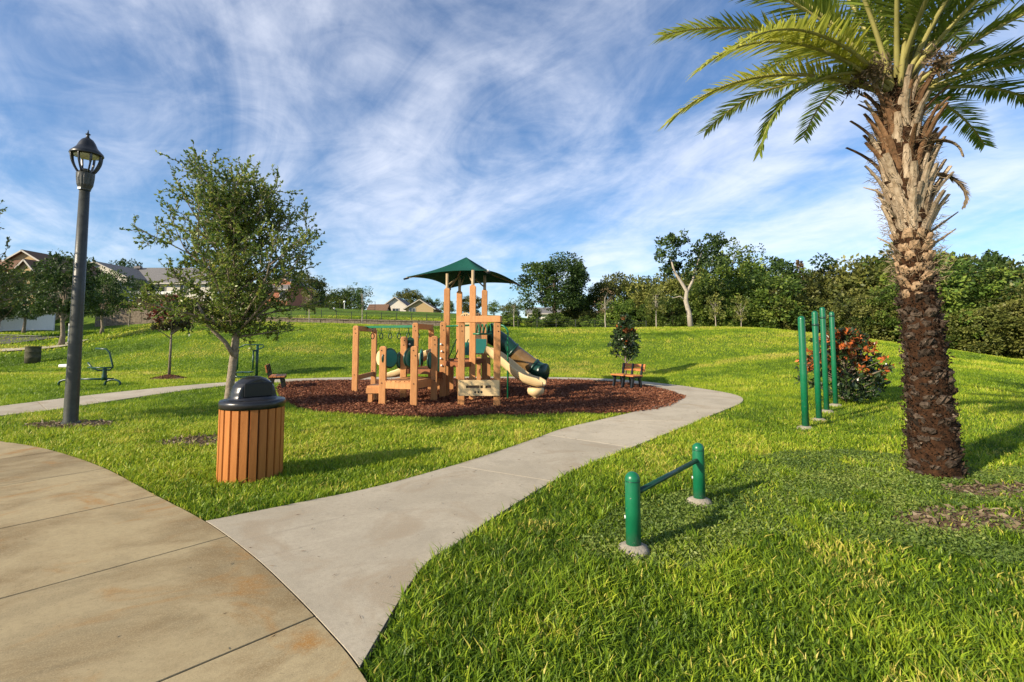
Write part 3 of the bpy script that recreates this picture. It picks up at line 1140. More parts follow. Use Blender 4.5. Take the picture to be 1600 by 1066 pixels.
# the oak by the litter receptacle: branches and twigs, leaves along the twigs
def build_near_oak(base, seed, rz, label, name='oak_tree', scale=1.0):
    rr = random.Random(seed)
    rng = np.random.default_rng(seed)
    wood = MB()
    P, D, T = [], [], []
    trunk = [Vector((0, 0, -.05)), Vector((.02, 0, .5)), Vector((.05, .02, 1.0)), Vector((.09, 0, 1.45)), Vector((.10, .02, 1.75)), Vector((.08, .03, 2.3)), Vector((.02, 0, 3.0)), Vector((0, .02, 3.55))]
    wood.tube(trunk, [.085, .063, .057, .055, .048, .036, .024, .012], 10)
    wood.tube([Vector((.10, 0, 1.25)), Vector((-.02, -.1, 1.5)), Vector((-.22, -.15, 1.72)), Vector((-.4, -.2, 2.1))], [.036, .032, .027, .018], 7)

    def on_trunk(t):
        f = t * (len(trunk) - 1)
        i = min(int(f), len(trunk) - 2)
        return trunk[i].lerp(trunk[i + 1], f - i)

    def twig(p, d, L):
        n = max(3, int(L / .0135))
        q = p.copy()
        pts = [q.copy()]
        dd = d.normalized()
        for k in range(5):
            dd = (dd + Vector((rr.gauss(0, .14), rr.gauss(0, .14), rr.gauss(.05, .1)))).normalized()
            q = q + dd * L / 5
            pts.append(q.copy())
        wood.tube(pts, [.005, .0045, .004, .0035, .003, .002], 3, cap=False)
        tone = rr.uniform(.15, .75)
        for k in range(n):
            f = rr.uniform(.1, 1.0) * 5
            i = min(int(f), 4)
            a = pts[i].lerp(pts[i + 1], f - i)
            P.append(a[:])
            v = (pts[i + 1] - pts[i]).normalized() * .7 + Vector((rr.gauss(0, .6), rr.gauss(0, .6), rr.gauss(.1, .55)))
            D.append(v[:])
            T.append(min(1, max(0, tone + rr.gauss(0, .16))))

    nl = 58
    for i in range(nl):
        t = .485 + .495 * (i / nl) ** 1.0
        a = on_trunk(t)
        az = i * 2.399 + rr.uniform(-.4, .4)
        hz = max(0.0, (a.z - 1.5) / 2.2)
        el = R(21 + 42 * hz + rr.uniform(-13, 13))
        if hz < .12:
            el += R(9)
        L = (1.74 - .92 * hz ** 1.7) * rr.uniform(.62, 1.10)
        if hz < .06:
            L *= .5
        d = Vector((math.cos(az) * math.cos(el), math.sin(az) * math.cos(el), math.sin(el)))
        pts = [a]
        q = a.copy()
        dd = d.copy()
        for k in range(6):
            dd = (dd + Vector((rr.gauss(0, .10), rr.gauss(0, .10), rr.gauss(.02, .07)))).normalized()
            q = q + dd * L / 6
            pts.append(q.copy())
        r0 = .022 * (1 - .5 * hz)
        wood.tube(pts, [r0 * (1 - .8 * k / 6) for k in range(7)], 5, cap=False)
        for k in range(1, 7):
            for j in range(4):
                p = pts[k].lerp(pts[k - 1], rr.random())
                sd = (dd * .75 + Vector((rr.gauss(0, .8), rr.gauss(0, .8), rr.gauss(.10, .6)))).normalized()
                LL = rr.uniform(.20, .42) * (1.15 if k > 4 else 1)
                twig(p, sd, LL)
                if rr.random() < .55:
                    twig(p + sd * LL * .4, sd + Vector((rr.gauss(0, .7), rr.gauss(0, .7), rr.gauss(.1, .5))), LL * .6)
    P = np.array(P); D = np.array(D); T = np.array(T)
    L = rng.uniform(.032, .064, len(P))
    V, F = leaf_arrays(P, D, L, L * .52, rng, .12)
    t = thing(name, label, 'tree', base, rz)
    t.scale = (scale,) * 3
    wood.build('trunk', M['oak_bark'], t, True)
    link('crown', np_mesh('oak_crown', V, F, M['oak'], T), t)
    return t, float(V[:, 2].max())


tree, nleaf = build_near_oak((TREE.x, TREE.y, 0), 4, 0.3, 'young live oak with pale trunk behind the litter receptacle')
tree.location.x += .04
hs_ = Zat(243, TREE.y) / nleaf
tree.scale = (hs_,) * 3
# a second oak stands beyond the left edge of the picture and reaches in
t2 = thing('oak_tree', 'oak branch tips reaching in at the left edge of the view', 'tree', (-10.15, 8.6, 0), 2.0)
for ch in list(tree.children):
    c2 = ch.copy(); COL.objects.link(c2); c2.parent = t2
t2.scale = (hs_ * .95,) * 3


# ------------------------------------------------------------------ lamp post
def build_lamp():
    t = thing('street_lamp', 'dark green round lamp post with open ribbed lantern head', 'street lamp', (LAMP.x, LAMP.y, 0))
    Yd = LAMP.y
    z_col0, z_col1 = Zat(296, Yd), Zat(266, Yd)
    z_cap0, z_cap1, z_fin = Zat(243, Yd), Zat(215, Yd), Zat(203, Yd)
    MB().lathe([(.118, 0), (.118, .05), (.110, .09), (.108, .5), (.096, 2.2), (.080, z_col0)], 28).build('pole', M['black_paint'], t, True)

    def flute(r, z, an):
        return r * (1 + (.035 * (1 if math.cos(14 * an) > 0 else -1) if .05 < z < .27 else 0))
    hh = z_col1 - z_col0
    MB().lathe([(.08, -.03), (.092, -.02), (.094, 0), (.104, .03), (.12, .08), (.134, hh * .55), (.14, hh * .75), (.142, hh * .8), (.12, hh * .86), (.08, hh), (.05, hh + .02)], 56,
               (0, 0, z_col0), flute).build('collar', M['black_paint'], t)
    rc = .250
    hc = z_cap1 - z_cap0
    cap = MB().lathe([(rc - .05, -.005), (rc, -.01), (rc + .012, .01), (rc, .045), (rc * .86, hc * .24), (rc * .64, hc * .42), (rc * .60, hc * .50), (rc * .58, hc * .53), (rc * .50, hc * .68), (rc * .36, hc * .85), (rc * .16, hc * .96), (.03, hc)], 40,
                     (0, 0, z_cap0)).build('cap', M['black_metal'], t, True)
    MB().lathe([(rc - .055, 0), (rc - .06, -.02), (rc - .12, -.05), (.08, -.065), (.01, -.07)], 32, (0, 0, z_cap0)).build('lens', M['lamp_glass'], t, True)
    fh = z_fin - z_cap1
    MB().lathe([(.022, -.01), (.026, fh * .15), (.018, fh * .25), (.042, fh * .38), (.040, fh * .43), (.016, fh * .52), (.010, fh * .75), (.002, fh)], 12, (0, 0, z_cap1)).build('finial', M['black_metal'], t, True)
    for k in range(8):
        a = 2 * math.pi * k / 8 + .2
        pts = []
        for s_ in range(9):
            q = s_ / 8
            z = z_cap0 + .02 + (z_col1 - .07 - z_cap0) * q
            r = rc - .015 - (rc - .135) * q ** 2.2
            pts.append((r * math.cos(a), r * math.sin(a), z))
        m = MB()
        for p, q in zip(pts[:-1], pts[1:]):
            m.beam(p, Vector(q) + (Vector(q) - Vector(p)) * .08, .022, .034)
        m.build('rib', M['black_metal'], t)
    MB().box((-.02, -.096, z_col0 - .0), (.06, .012, .04)).build('tag', M['white_paint'], t)
    MB().box((-.102, -.03, Zat(520, Yd)), (.015, .025, .34)).build('sticker', M['white_paint'], t)
    MB().lathe([(.15, 0), (.15, .03), (.135, .045), (.12, .05)], 24).build('base_plate', M['black_paint'], t)


build_lamp()


# ------------------------------------------------------------------ litter receptacle
def build_can():
    t = thing('litter_receptacle', 'round orange slatted litter receptacle with black domed lid', 'litter bin', (CAN.x, CAN.y, 0))
    Rr, H = .315, .80
    MB().lathe([(Rr - .035, .02), (Rr - .035, H - .01)], 32).build('liner', M['black_plastic'], t, True)
    n = 22
    w = 2 * math.pi * Rr / n - .012
    slat = MB()
    slat.box((0, 0, 0), (w, .032, H))
    me = slat.mesh('slat', M['slat'])
    bm = bmesh.new(); bm.from_mesh(me)
    bmesh.ops.bevel(bm, geom=bm.edges[:], offset=.005, segments=2, affect='EDGES')
    bm.to_mesh(me); bm.free()
    for k in range(n):
        a = 2 * math.pi * (k + .35) / n
        o = link('slat', me, t)
        o.location = (Rr * math.cos(a), Rr * math.sin(a), H / 2 + .012 + random.uniform(-.004, .004))
        o.rotation_euler = (0, 0, a + math.pi / 2 + random.uniform(-.015, .015))
    rim = Rr + .012
    lid = MB().lathe([(rim - .03, H - .02), (rim + .012, H - .015), (rim + .016, H + .045), (rim + .004, H + .07), (rim - .03, H + .078), (.25, H + .084)], 48).build('lid', M['black_plastic'], t, True)
    prof = [(.265, 0), (.25, .015), (.238, .04), (.232, .08), (.215, .135), (.18, .185), (.13, .225), (.07, .247), (.01, .254)]
    face = R(-42)

    def cut(r, z, an):
        d = (an - face + math.pi) % (2 * math.pi) - math.pi
        if .025 < z < .21 and abs(d) < R(54):
            return min(r, .135 / max(.3, math.cos(d)))
        return r
    fine = []
    for i in range(len(prof) - 1):
        for k in range(4):
            q = k / 4
            fine.append((prof[i][0] * (1 - q) + prof[i + 1][0] * q, prof[i][1] * (1 - q) + prof[i + 1][1] * q))
    fine.append(prof[-1])
    MB().lathe(fine, 96, (0, 0, H + .078), cut).build('dome', M['black_plastic'], lid, True)
    c, s = math.cos(face), math.sin(face)
    fl = MB()
    fl.box((.146 * c, .146 * s, H + .185), (.016, .30, .155), face)
    fl.build('flap', mat('flap_plastic', (.008, .009, .012), .3, .4), lid, bevel=.008)


build_can()


# ------------------------------------------------------------------ green exercise posts
def footing(parent, p, r=.15):
    MB().lathe([(r * 1.03, -.04), (r, .012), (r * .86, .035), (r * .55, .055), (.03, .06)], 24, (p.x, p.y, tz(p.x, p.y) + p.z),
               lambda rr, z, an: rr * (1 + .04 * math.sin(3 * an) + .03 * math.sin(7 * an))).build('footing', M['footing'], parent, True)


def dome_post(r, h):
    prof = [(r, 0), (r, h - r * .95)]
    for k in range(1, 7):
        a = k / 6 * math.pi / 2
        prof.append((max(.002, r * math.cos(a)), h - r * .95 + r * .95 * math.sin(a)))
    return MB().lathe([prof[0], (r, h * .5)] + prof[1:], 28)


def build_bar():
    t = thing('exercise_bar', 'low dark green bar between two short round posts in the grass', 'exercise bar', (0, 0, 0))
    for p, top in ((BOL1, 737), (BOL2, 692)):
        h = Zat(top, p.y)
        o = dome_post(.055, h).build('post', M['green_steel'], t, True)
        o.location = (p.x, p.y, 0)
        MB().lathe([(.0562, 0), (.0562, .006)], 28, (0, 0, h - .068)).build('seam', M['dark_green'], o, True)
        MB().tube([(-.05, .018, h * .42), (-.059, .020, h * .42)], .013, 10).build('bolt', M['white_paint'], o)
        footing(t, Vector((p.x, p.y, 0)), .122)
    a = Vector((BOL1.x, BOL1.y, Zat(768, BOL1.y)))
    b = Vector((BOL2.x, BOL2.y, Zat(722, BOL2.y)))
    z = (a.z + b.z) / 2
    a.z = b.z = z
    MB().tube([a, b], .021, 14).build('bar', M['dark_green'], t, True)


build_bar()
labels = ['smooth green post standing closest to the path, first of four', 'second tall green post in the row, dark band below its top',
          'third tall green post in the row, highest reaching of the four', 'fourth tall green post, last in the row by the reddish shrub']
for i, (p, top) in enumerate(zip(POSTS, (494, 486, 480, 487))):
    h = Zat(top, p.y)
    t = thing('exercise_post', labels[i], 'exercise post', (p.x, p.y, tz(p.x, p.y)), 0, 'row of tall green exercise posts')
    dome_post(.056 if i == 0 else .052, h - tz(p.x, p.y)).build('post', M['green_steel'], t, True)
    if i:
        MB().lathe([(.0525, 0), (.055, .01), (.055, .035), (.0525, .045)], 28, (0, 0, h - (.30 if i == 1 else .27 if i == 2 else .16))).build('collar', M['dark_green'], t, True)  # slightly raised dark green band some way below the post top
    footing(t, Vector((0, 0, -tz(p.x, p.y) + .02)) if False else Vector((0, 0, 0)), .14)


# ------------------------------------------------------------------ benches
def build_bench(p, ax, label, L=1.5):
    """ax = direction along the planks; the bench faces to the left of ax"""
    ang = math.atan2(ax[1], ax[0])
    t = thing('park_bench', label, 'bench', (p.x, p.y, .02), ang, 'benches at the edge of the play area')
    t.scale = (.86, .86, .86)
    # local: x along the planks, y = facing direction is -y
    for k, y in enumerate((-.34, -.21, -.08, .05)):
        MB().box((0, y, .45), (L, .115, .045)).build('plank', M['plank'], t, bevel=.006)
    for k, z in enumerate((.66, .80)):
        m = Matrix.Rotation(R(-12), 3, 'X')
        MB().box((0, .155 + .21 * (z - .5), z), (L, .045, .125), 0, m).build('plank', M['plank'], t, bevel=.006)
    for x in (-L * .4, 0, L * .4):
        f = MB()
        f.box((x, -.15, .395), (.07, .50, .06))
        f.beam((x, -.28, .40), (x, -.36, 0), .07, .09)
        f.beam((x, .02, .40), (x, .10, 0), .07, .09)
        f.beam((x, .095, .38), (x, .205, .87), .07, .06)
        f.build('frame', M['black_metal'], t)


build_bench(xy(G(984, 606)), (.5, -.86), 'orange plank bench with black frame beside the curved path', 1.2)
build_bench(xy(G(427, 608)), (-.36, .93), 'brown plank bench at the edge of the mulch behind the litter receptacle', 1.3)


# ------------------------------------------------------------------ outdoor exercise machines
def build_rower():
    p = xy(G(140, 604))
    t = thing('rowing_machine', 'green outdoor rowing machine with white seat on the lawn', 'exercise machine', (p.x, p.y, 0), .05)
    s = .92
    for x in (-.74, .72):
        pts = [(x - .26 * s, 0, 0)]
        for k in range(9):
            a = math.pi - math.pi * k / 8
            pts.append((x + .26 * s * math.cos(a), 0, .10 + .12 * math.sin(a)))
        pts.append((x + .26 * s, 0, 0))
        MB().tube(pts, .035, 8).build('foot', M['dark_green'], t, True)
    MB().tube([(-.75, 0, .24), (.74, 0, .24)], .035, 8).build('beam', M['dark_green'], t, True)
    MB().lathe([(.09, .2), (.075, .32), (.055, .48), (.07, .55), (.05, .6)], 12, (.45, 0, 0)).build('pivot', M['dark_green'], t, True)
    MB().tube([(-.10, 0, .78), (.05, 0, .60), (.25, 0, .52), (.62, 0, .54), (.70, 0, .66), (.56, 0, 1.12), (.45, 0, 1.22), (.12, 0, 1.24)], .028, 8).build('handle', M['dark_green'], t, True)
    MB().tube([(.0, -.12, .62), (.80, -.12, .62)], .022, 8).build('foot_rest', M['dark_green'], t, True)
    MB().beam((-.68, 0, .24), (-.60, 0, .66), .07, .07).build('seat_post', M['dark_green'], t)
    MB().box((-.66, 0, .68), (.48, .34, .10)).build('seat', M['white_paint'], t, bevel=.03)


build_rower()


def build_walker():
    p = xy(G(384, 592))
    t = thing('walking_machine', 'green outdoor air walker with U shaped swing frame on the lawn', 'exercise machine', (p.x, p.y, 0), .1)
    for x in (-.40, .40):
        MB().tube([(x, 0, 0), (x, 0, 1.32)], .05, 10).build('post', M['dark_green'], t, True)
        pt = [(x * .72, -.1, 1.1), (x * .72, -.1, .35)]
        MB().tube(pt, .03, 8).build('swing_arm', M['dark_green'], t, True)
        MB().beam((x * 1.0, 0, 1.1), (x * .66, -.12, 1.1), .08, .08).build('bracket', M['dark_green'], t)
        MB().box((x * .36, -.1, .26), (.24, .34, .05)).build('footplate', M['dark_green'], t, bevel=.01)
    MB().tube([(-.40, 0, .12), (-.30, 0, .06), (.30, 0, .06), (.40, 0, .12)], .05, 10).build('base_bar', M['dark_green'], t, True)
    MB().tube([(-.36, 0, 1.18), (-.05, -.05, 1.33), (.62, -.05, 1.33), (.66, -.05, 1.24), (.46, 0, 1.16)], .024, 8).build('handrail', M['dark_green'], t, True)


build_walker()


def build_drum():
    y = 27.0
    x = XatY(53, y)
    t = thing('litter_drum', 'dark weathered litter drum standing alone on the lawn', 'litter bin', (x, y, tz(x, y)))
    MB().lathe([(.33, 0), (.33, .28), (.345, .30), (.33, .32), (.33, .58), (.345, .60), (.33, .62), (.33, .86), (.35, .88), (.35, .90), (.30, .90), (.29, .80)], 24).build('drum', mat('weathered_drum', (.05, .048, .03), .9, .2, col2=(.11, .10, .06), vscale=6), t, True)


build_drum()


# ------------------------------------------------------------------ play structure
def build_play():
    t = thing('play_structure', 'wooden play structure with green hip canopy, slides and overhead rings on red mulch', 'play structure', (0, 0, 0))
    W = .155
    rr_ = random.Random(3)
    bo = MB().lathe([(.014, -.004), (.014, .005), (.009, .010), (.002, .012)], 10)
    bo.v = [(x, -z, y) for x, y, z in bo.v]
    BOLT = bo.mesh('bolt', M['black_metal'])

    def post(px, py, top, w=W, z0=-.05, name='post', m='cedar', yaw=.06):
        p = G(px, py)
        h = Zat(top, p.y)
        o = MB()
        k = w / 2
        # chamfered top
        b = MB().box((0, 0, (h - .03 + z0) / 2), (w, w, h - .03 - z0))
        v = [(-k, -k, h - .03), (k, -k, h - .03), (k, k, h - .03), (-k, k, h - .03), (-k * .55, -k * .55, h), (k * .55, -k * .55, h), (k * .55, k * .55, h), (-k * .55, k * .55, h)]
        b.add(v, [(0, 1, 5, 4), (1, 2, 6, 5), (2, 3, 7, 6), (3, 0, 4, 7), (4, 5, 6, 7)])
        ob = b.build(name, M[m], t, bevel=.010)
        for zz in (h - .10, h - .22, .52):
            if 0 < zz < h:
                link('bolt', BOLT, ob).location = (rr_.uniform(-.03, .03), -k, zz)
        ob.location = (p.x, p.y, 0)
        ob.rotation_euler = (0, 0, yaw)
        return Vector((p.x, p.y, h))

    A = post(554.5, 614, 509)
    B = post(583.5, 604, 514.5)
    C = post(597.5, 633, 541)
    D = post(646.5, 635, 541)
    E = post(630, 624, 526)
    F = post(648, 619, 504.5)
    Gp = post(678, 627, 525)
    H = post(691.5, 623, 503)
    I = post(673, 612, 514)
    N1 = post(720.5, 634, 503)
    N2 = post(776.5, 636, 503)

    def plank(a, b, z, w=.05, h=.14, m='cedar', name='beam', dz=0.0):
        a = Vector((a[0], a[1], z)); b = Vector((b[0], b[1], z + dz))
        return MB().beam(a, b, w, h).build(name, M[m], t)

    # overhead ring trek
    plank(A, B, A.z - .08, .12, .15)
    plank(F, I, F.z - .10, .12, .15)
    plank(A, B, .42, .05, .14)
    m1 = (A + B) / 2; m2 = (F + I) / 2
    zr = min(A.z, F.z) - .02
    MB().beam((m1.x, m1.y, zr), (m2.x, m2.y, zr), .10, .07).build('overhead_rail', M['green_steel'], t)
    for k in range(6):
        q = (k + .8) / 6.4
        p = m1.lerp(m2, q)
        r = MB()
        r.tube([(p.x, p.y, zr - .03), (p.x, p.y, zr - .20)], .012, 6)
        pts = []
        for j in range(13):
            a = 2 * math.pi * j / 12
            pts.append((p.x + .07 * math.cos(a) * .5, p.y + .07 * math.cos(a) * .8, zr - .28 + .09 * math.sin(a)))
        r.tube(pts, .014, 6, cap=False)
        r.build('hanging_ring', M['dark_green'], t, True)

    # low boarding deck with its step
    zc_ = Zat(600, C.y)
    back = Vector((.35, 1.3, 0))
    cdir = (D - C); cdir.z = 0
    nb = 7
    for k in range(nb):
        q0 = (k + .5) / nb
        a = C + cdir * q0 + Vector((0, -.02, 0))
        MB().beam((a.x, a.y - .03, zc_ + .06), (a.x + back.x, a.y + back.y, zc_ + .06), cdir.length / nb - .02, .05).build('deck_board', M['cedar'], t)
    plank(C + Vector((0, -.02, 0)), D + Vector((0, -.02, 0)), zc_ - .02, .05, .16)
    plank(D + Vector((.02, 0, 0)), D + back, zc_ - .02, .05, .16)
    plank(C + back, D + back, zc_ - .02, .05, .16)
    st = C + Vector((-.30, .12, 0))
    zs = Zat(607, st.y)
    for k in range(3):
        MB().box((st.x + .06, st.y + .12 + k * .2, zs + .03), (.36, .18, .05)).build('step_board', M['cedar'], t)
    MB().box((st.x + .06, st.y + .0, zs - .05), (.36, .05, .13)).build('step_riser', M['cedar'], t)
    MB().box((st.x - .03, st.y + .05, zs / 2 - .08), (.10, .10, zs - .1)).build('step_leg', M['cedar'], t)
    MB().box((st.x - .03, st.y + .50, zs / 2 - .08), (.10, .10, zs - .1)).build('step_leg', M['cedar'], t)

    # round activity discs beside the low posts
    def disc(c, nrm, r, mats=('dark_green', 'teal')):
        nrm = Vector(nrm).normalized()
        q = nrm.to_track_quat('Z', 'Y').to_matrix()
        o = MB()
        pr = [(r * .72, -.02), (r, -.02), (r + .012, 0), (r, .02), (r * .72, .02)]
        o.lathe(pr, 28)
        o.v = [tuple(q @ Vector(p) + Vector(c)) for p in o.v]
        d = o.build('round_panel', M[mats[0]], t, True)
        o2 = MB().lathe([(r * .8, -.028), (r * .9, -.028), (r * .9, .028), (r * .8, .028)], 28)
        o2.v = [tuple(q @ Vector(p) + Vector(c)) for p in o2.v]
        o2.build('ring', M[mats[1]], d)
        return d
    zd = lambda P, py: Zat(py, P.y)
    disc((C.x + .13, C.y + .10, zd(C, 560)), (1, -.75, 0), .23)
    disc((C.x - .10, C.y + .14, zd(C, 560)), (1, .9, 0), .19, ('deck', 'beige'))
    disc((D.x - .11, D.y + .08, zd(D, 560)), (1, -.55, 0), .23)
    disc((D.x + .10, D.y + .35, zd(D, 560)), (1, .3, 0), .20)
    disc((E.x - .10, E.y - .02, zd(E, 563)), (1, -.2, 0), .21)
    disc((Gp.x - .09, Gp.y - .05, zd(Gp, 563)), (1, -.2, 0), .21)

    # climbing panels with hand holds
    def climb(px0, px1, py0, py1, Y, name='climbing_panel'):
        x0, x1 = XatY(px0, Y), XatY(px1, Y)
        z1, z0 = Zat(py0, Y), Zat(py1, Y)
        n = 9
        r = (x1 - x0) / 2
        pts = [(x0, z0), (x1, z0)]
        for k in range(n):
            a = math.pi * k / (n - 1)
            pts.append(((x0 + x1) / 2 + r * math.cos(a), z1 - r * .8 + r * .8 * math.sin(a)))
        o = MB()
        N_ = len(pts)
        o.add([(p[0], Y - .02, p[1]) for p in pts] + [(p[0], Y + .02, p[1]) for p in pts],
              [tuple(range(N_)), tuple(range(2 * N_ - 1, N_ - 1, -1))] + [(i, i + N_, (i + 1) % N_ + N_, (i + 1) % N_) for i in range(N_)])
        ob = o.build(name, M['dark_green'], t)
        for k in range(4):
            zz = z0 + (z1 - z0) * (.18 + .205 * k)
            MB().lathe([(.022, 0), (.03, .01), (.022, .04), (.005, .045)], 10).build('hand_hold', M['white_paint'], ob, True).matrix_local = \
                Matrix.Translation(((x0 + x1) / 2 + .01 * (-1) ** k, Y - .02, zz)) @ Matrix.Rotation(R(90), 4, 'X')
    climb(683, 697, 527, 581, H.y - .05)
    climb(635, 647, 527, 581, F.y - .55)

    # tower: four tall posts under the canopy
    Y1, Y2, Y3, Y4 = 12.75, 13.45, 13.9, 14.35
    tops = {}
    for nm, px, Yp, top in (('L', 738.5, Y1, 447), ('J', 698, Y2, 452), ('M', 757, Y3, 454), ('K', 717.5, Y4, 456)):
        x = XatY(px, Yp, 1.5)
        h = Zat(top, Yp)
        MB().box((0, 0, h / 2 - .02), (W, W, h + .02)).build('tower_post', M['cedar'], t, bevel=.008, loc=(x, Yp, 0))
        MB().lathe([(W * .62, 0), (W * .62, .10), (.05, .14)], 4, (0, 0, h - .11)).build('post_cap', M['cedar'], t).matrix_local = Matrix.Translation((x, Yp, 0)) @ Matrix.Rotation(R(45), 4, 'Z')
        tops[nm] = Vector((x, Yp, h))
    # hip canopy with sagging edges
    cN = Vector((XatY(763, 12.6, 3.3), 12.6, 0)); cL = Vector((XatY(635, 13.9, 3.3), 13.9, 0))
    cR = Vector((XatY(811, 15.7, 3.3), 15.7, 0)); cF = cL + cR - cN
    ze = (Zat(421, 12.6) + Zat(433, 13.9) + Zat(445, 15.7)) / 3
    ctr = (cL + cR + cN + cF) / 4
    za = Zat(402, ctr.y)
    apex = Vector((ctr.x, ctr.y, za))
    corners = [Vector((p.x, p.y, ze)) for p in (cL, cN, cR, cF)]
    n = 10
    for i in range(4):
        a, b = corners[i], corners[(i + 1) % 4]
        o = MB()
        vs, fs = [], []
        for j in range(n + 1):
            s_ = j / n
            for k in range(n + 1):
                q = k / n
                e = a.lerp(b, q)
                bow = 4 * q * (1 - q)
                e = e.lerp(Vector((ctr.x, ctr.y, ze)), .085 * bow) + Vector((0, 0, .10 * bow))
                p = e.lerp(apex, s_) - Vector((0, 0, .16 * math.sin(math.pi * s_) * (.4 + .6 * bow)))
                vs.append(p)
        for j in range(n):
            for k in range(n):
                fs.append((j * (n + 1) + k, j * (n + 1) + k + 1, (j + 1) * (n + 1) + k + 1, (j + 1) * (n + 1) + k))
        o.add(vs, fs)
        ob = o.build('canopy_panel', M['canopy'], t, True)
        sd = ob.modifiers.new('solid', 'SOLIDIFY'); sd.thickness = .012
        # hip rafter and cable pocket
        MB().tube([a + Vector((0, 0, -.03)), a.lerp(apex, .5) - Vector((0, 0, .12)), apex - Vector((0, 0, .05))], .028, 8).build('rafter', M['beige'] if False else M['pale_bark'], t, True)
        d = (a - Vector((ctr.x, ctr.y, ze))).normalized()
        MB().beam(a - d * .06 + Vector((0, 0, -.03)), a + d * .07 + Vector((0, 0, -.07)), .07, .05).build('corner_clamp', M['black_metal'], t)
    pole_mat = mat('tan_steel', (.36, .27, .15), .45, .4, var=.1)
    for nm, p in tops.items():
        zt = ze + .03
        MB().tube([(p.x, p.y, p.z - .3), (p.x, p.y, zt)], .042, 12).build('canopy_pole', pole_mat, t, True)
        d = Vector((p.x - ctr.x, p.y - ctr.y, 0))
        MB().tube([(p.x, p.y, ze - .30), (p.x - d.x * .7, p.y - d.y * .7, ze + .12)], .02, 8).build('brace', pole_mat, t, True)
    MB().lathe([(.05, 0), (.06, .03), (.03, .07)], 10, (cN.x - .02, cN.y + .25, ze - .02)).build('end_fitting', M['white_paint'], t, True)
    # decks
    zd1 = 1.02
    Lp, Jp, Mp, Kp = tops['L'], tops['J'], tops['M'], tops['K']
    o = MB()
    q = [Vector((p.x, p.y, 0)) for p in (Lp, Mp, Kp, Jp)]
    o.add([(p.x, p.y, zd1) for p in q] + [(p.x, p.y, zd1 - .12) for p in q], [(0, 1, 2, 3), (7, 6, 5, 4), (0, 4, 5, 1), (1, 5, 6, 2), (2, 6, 7, 3), (3, 7, 4, 0)])
    o.build('deck', M['deck'], t)
    o = MB()
    q = [Vector((p.x, p.y, 0)) for p in (H, N1, Lp, Jp)]
    q[1] = q[1] + Vector((-.02, .35, 0))
    o.add([(p.x, p.y, .98) for p in q] + [(p.x, p.y, .86) for p in q], [(0, 1, 2, 3), (7, 6, 5, 4), (0, 4, 5, 1), (1, 5, 6, 2), (2, 6, 7, 3), (3, 7, 4, 0)])
    o.build('deck', M['deck'], t)
    o = MB()
    q = [Vector((p.x, p.y, 0)) for p in (E, Gp, I, F)]
    o.add([(p.x, p.y, .78) for p in q] + [(p.x, p.y, .66) for p in q], [(0, 1, 2, 3), (7, 6, 5, 4), (0, 4, 5, 1), (1, 5, 6, 2), (2, 6, 7, 3), (3, 7, 4, 0)])
    o.build('deck', M['deck'], t)
    plank(H, Gp, .62, .05, .16, 'deck')
    # extra dark supports under the tower
    for px, py in ((763, 608), (748, 606), (686, 612), (705, 612)):
        p = G(px, py)
        MB().box((0, 0, .48), (.13, .13, 1.0)).build('deck_leg', M['cedar'], t, loc=(p.x, p.y, 0))
    # barrier panels with arched tops and finger holes
    for (px0, px1, Yb) in ((718.5, 736, 14.15), (741.5, 753, 14.05)):
        x0, x1 = XatY(px0, Yb, 2.2), XatY(px1, Yb, 2.2)
        z1 = Zat(488.5, Yb)
        o = MB()
        pts = [(x0, zd1 + .1), (x1, zd1 + .1)]
        r = (x1 - x0) / 2
        for k in range(9):
            a = math.pi * k / 8
            pts.append(((x0 + x1) / 2 + r * math.cos(a), z1 - .16 + .16 * math.sin(a)))
        N_ = len(pts)
        o.add([(p[0], Yb - .02, p[1]) for p in pts] + [(p[0], Yb + .02, p[1]) for p in pts],
              [tuple(range(N_)), tuple(range(2 * N_ - 1, N_ - 1, -1))] + [(i, i + N_, (i + 1) % N_ + N_, (i + 1) % N_) for i in range(N_)])
        ob = o.build('barrier_panel', M['beige'], t)
        for dx, dz in ((-.09, -.10), (-.03, -.075), (.035, -.07), (.095, -.10), (-.06, -.17), (.06, -.165)):
            if abs(dx) < r - .02:
                MB().tube([((x0 + x1) / 2 + dx, Yb - .024, z1 + dz), ((x0 + x1) / 2 + dx, Yb - .019, z1 + dz)], .021, 10).build('finger_hole', M['black_metal'], ob)

    # front gate with counter panel
    zh = Zat(500.5, N1.y)
    hdr = (N2 - N1); hdr.z = 0
    e = hdr.normalized()
    MB().beam(Vector((N1.x, N1.y - .02, zh + .02)) - e * .10, Vector((N2.x, N2.y - .02, zh + .02)) + e * .10, .16, .15).build('header_beam', M['cedar'], t, bevel=.008)
    Yp = min(N1.y, N2.y) - W / 2 - .025
    x0, x1 = XatY(716.5, Yp), XatY(780.5, Yp)
    z1, z0 = Zat(594, Yp), Zat(618.5, Yp)
    o = MB()
    zs1, zs0 = z1 - (z1 - z0) * .34, z1 - (z1 - z0) * .52
    wd = x1 - x0
    th = .04

    def pan(xa, xb, za_, zb):
        o.box(((xa + xb) / 2, Yp, (za_ + zb) / 2), (xb - xa, th, zb - za_))
    pan(x0, x1, zs1, z1); pan(x0, x1, z0, zs0)
    sx0, sx1 = x0 + wd * .19, x0 + wd * .80
    pan(x0, sx0, zs0, zs1); pan(sx1, x1, zs0, zs1)
    pan(x0 + wd * .515, x0 + wd * .54, zs0, zs1); pan(x0 + wd * .60, x0 + wd * .66, zs0, zs1)
    cp = o.build('counter_panel', M['beige'], t)
    MB().box(((sx0 + sx1) / 2, Yp + .012, (zs0 + zs1) / 2), (sx1 - sx0, .008, zs1 - zs0 - .002)).build('slot_back', M['dark_bark'], cp)
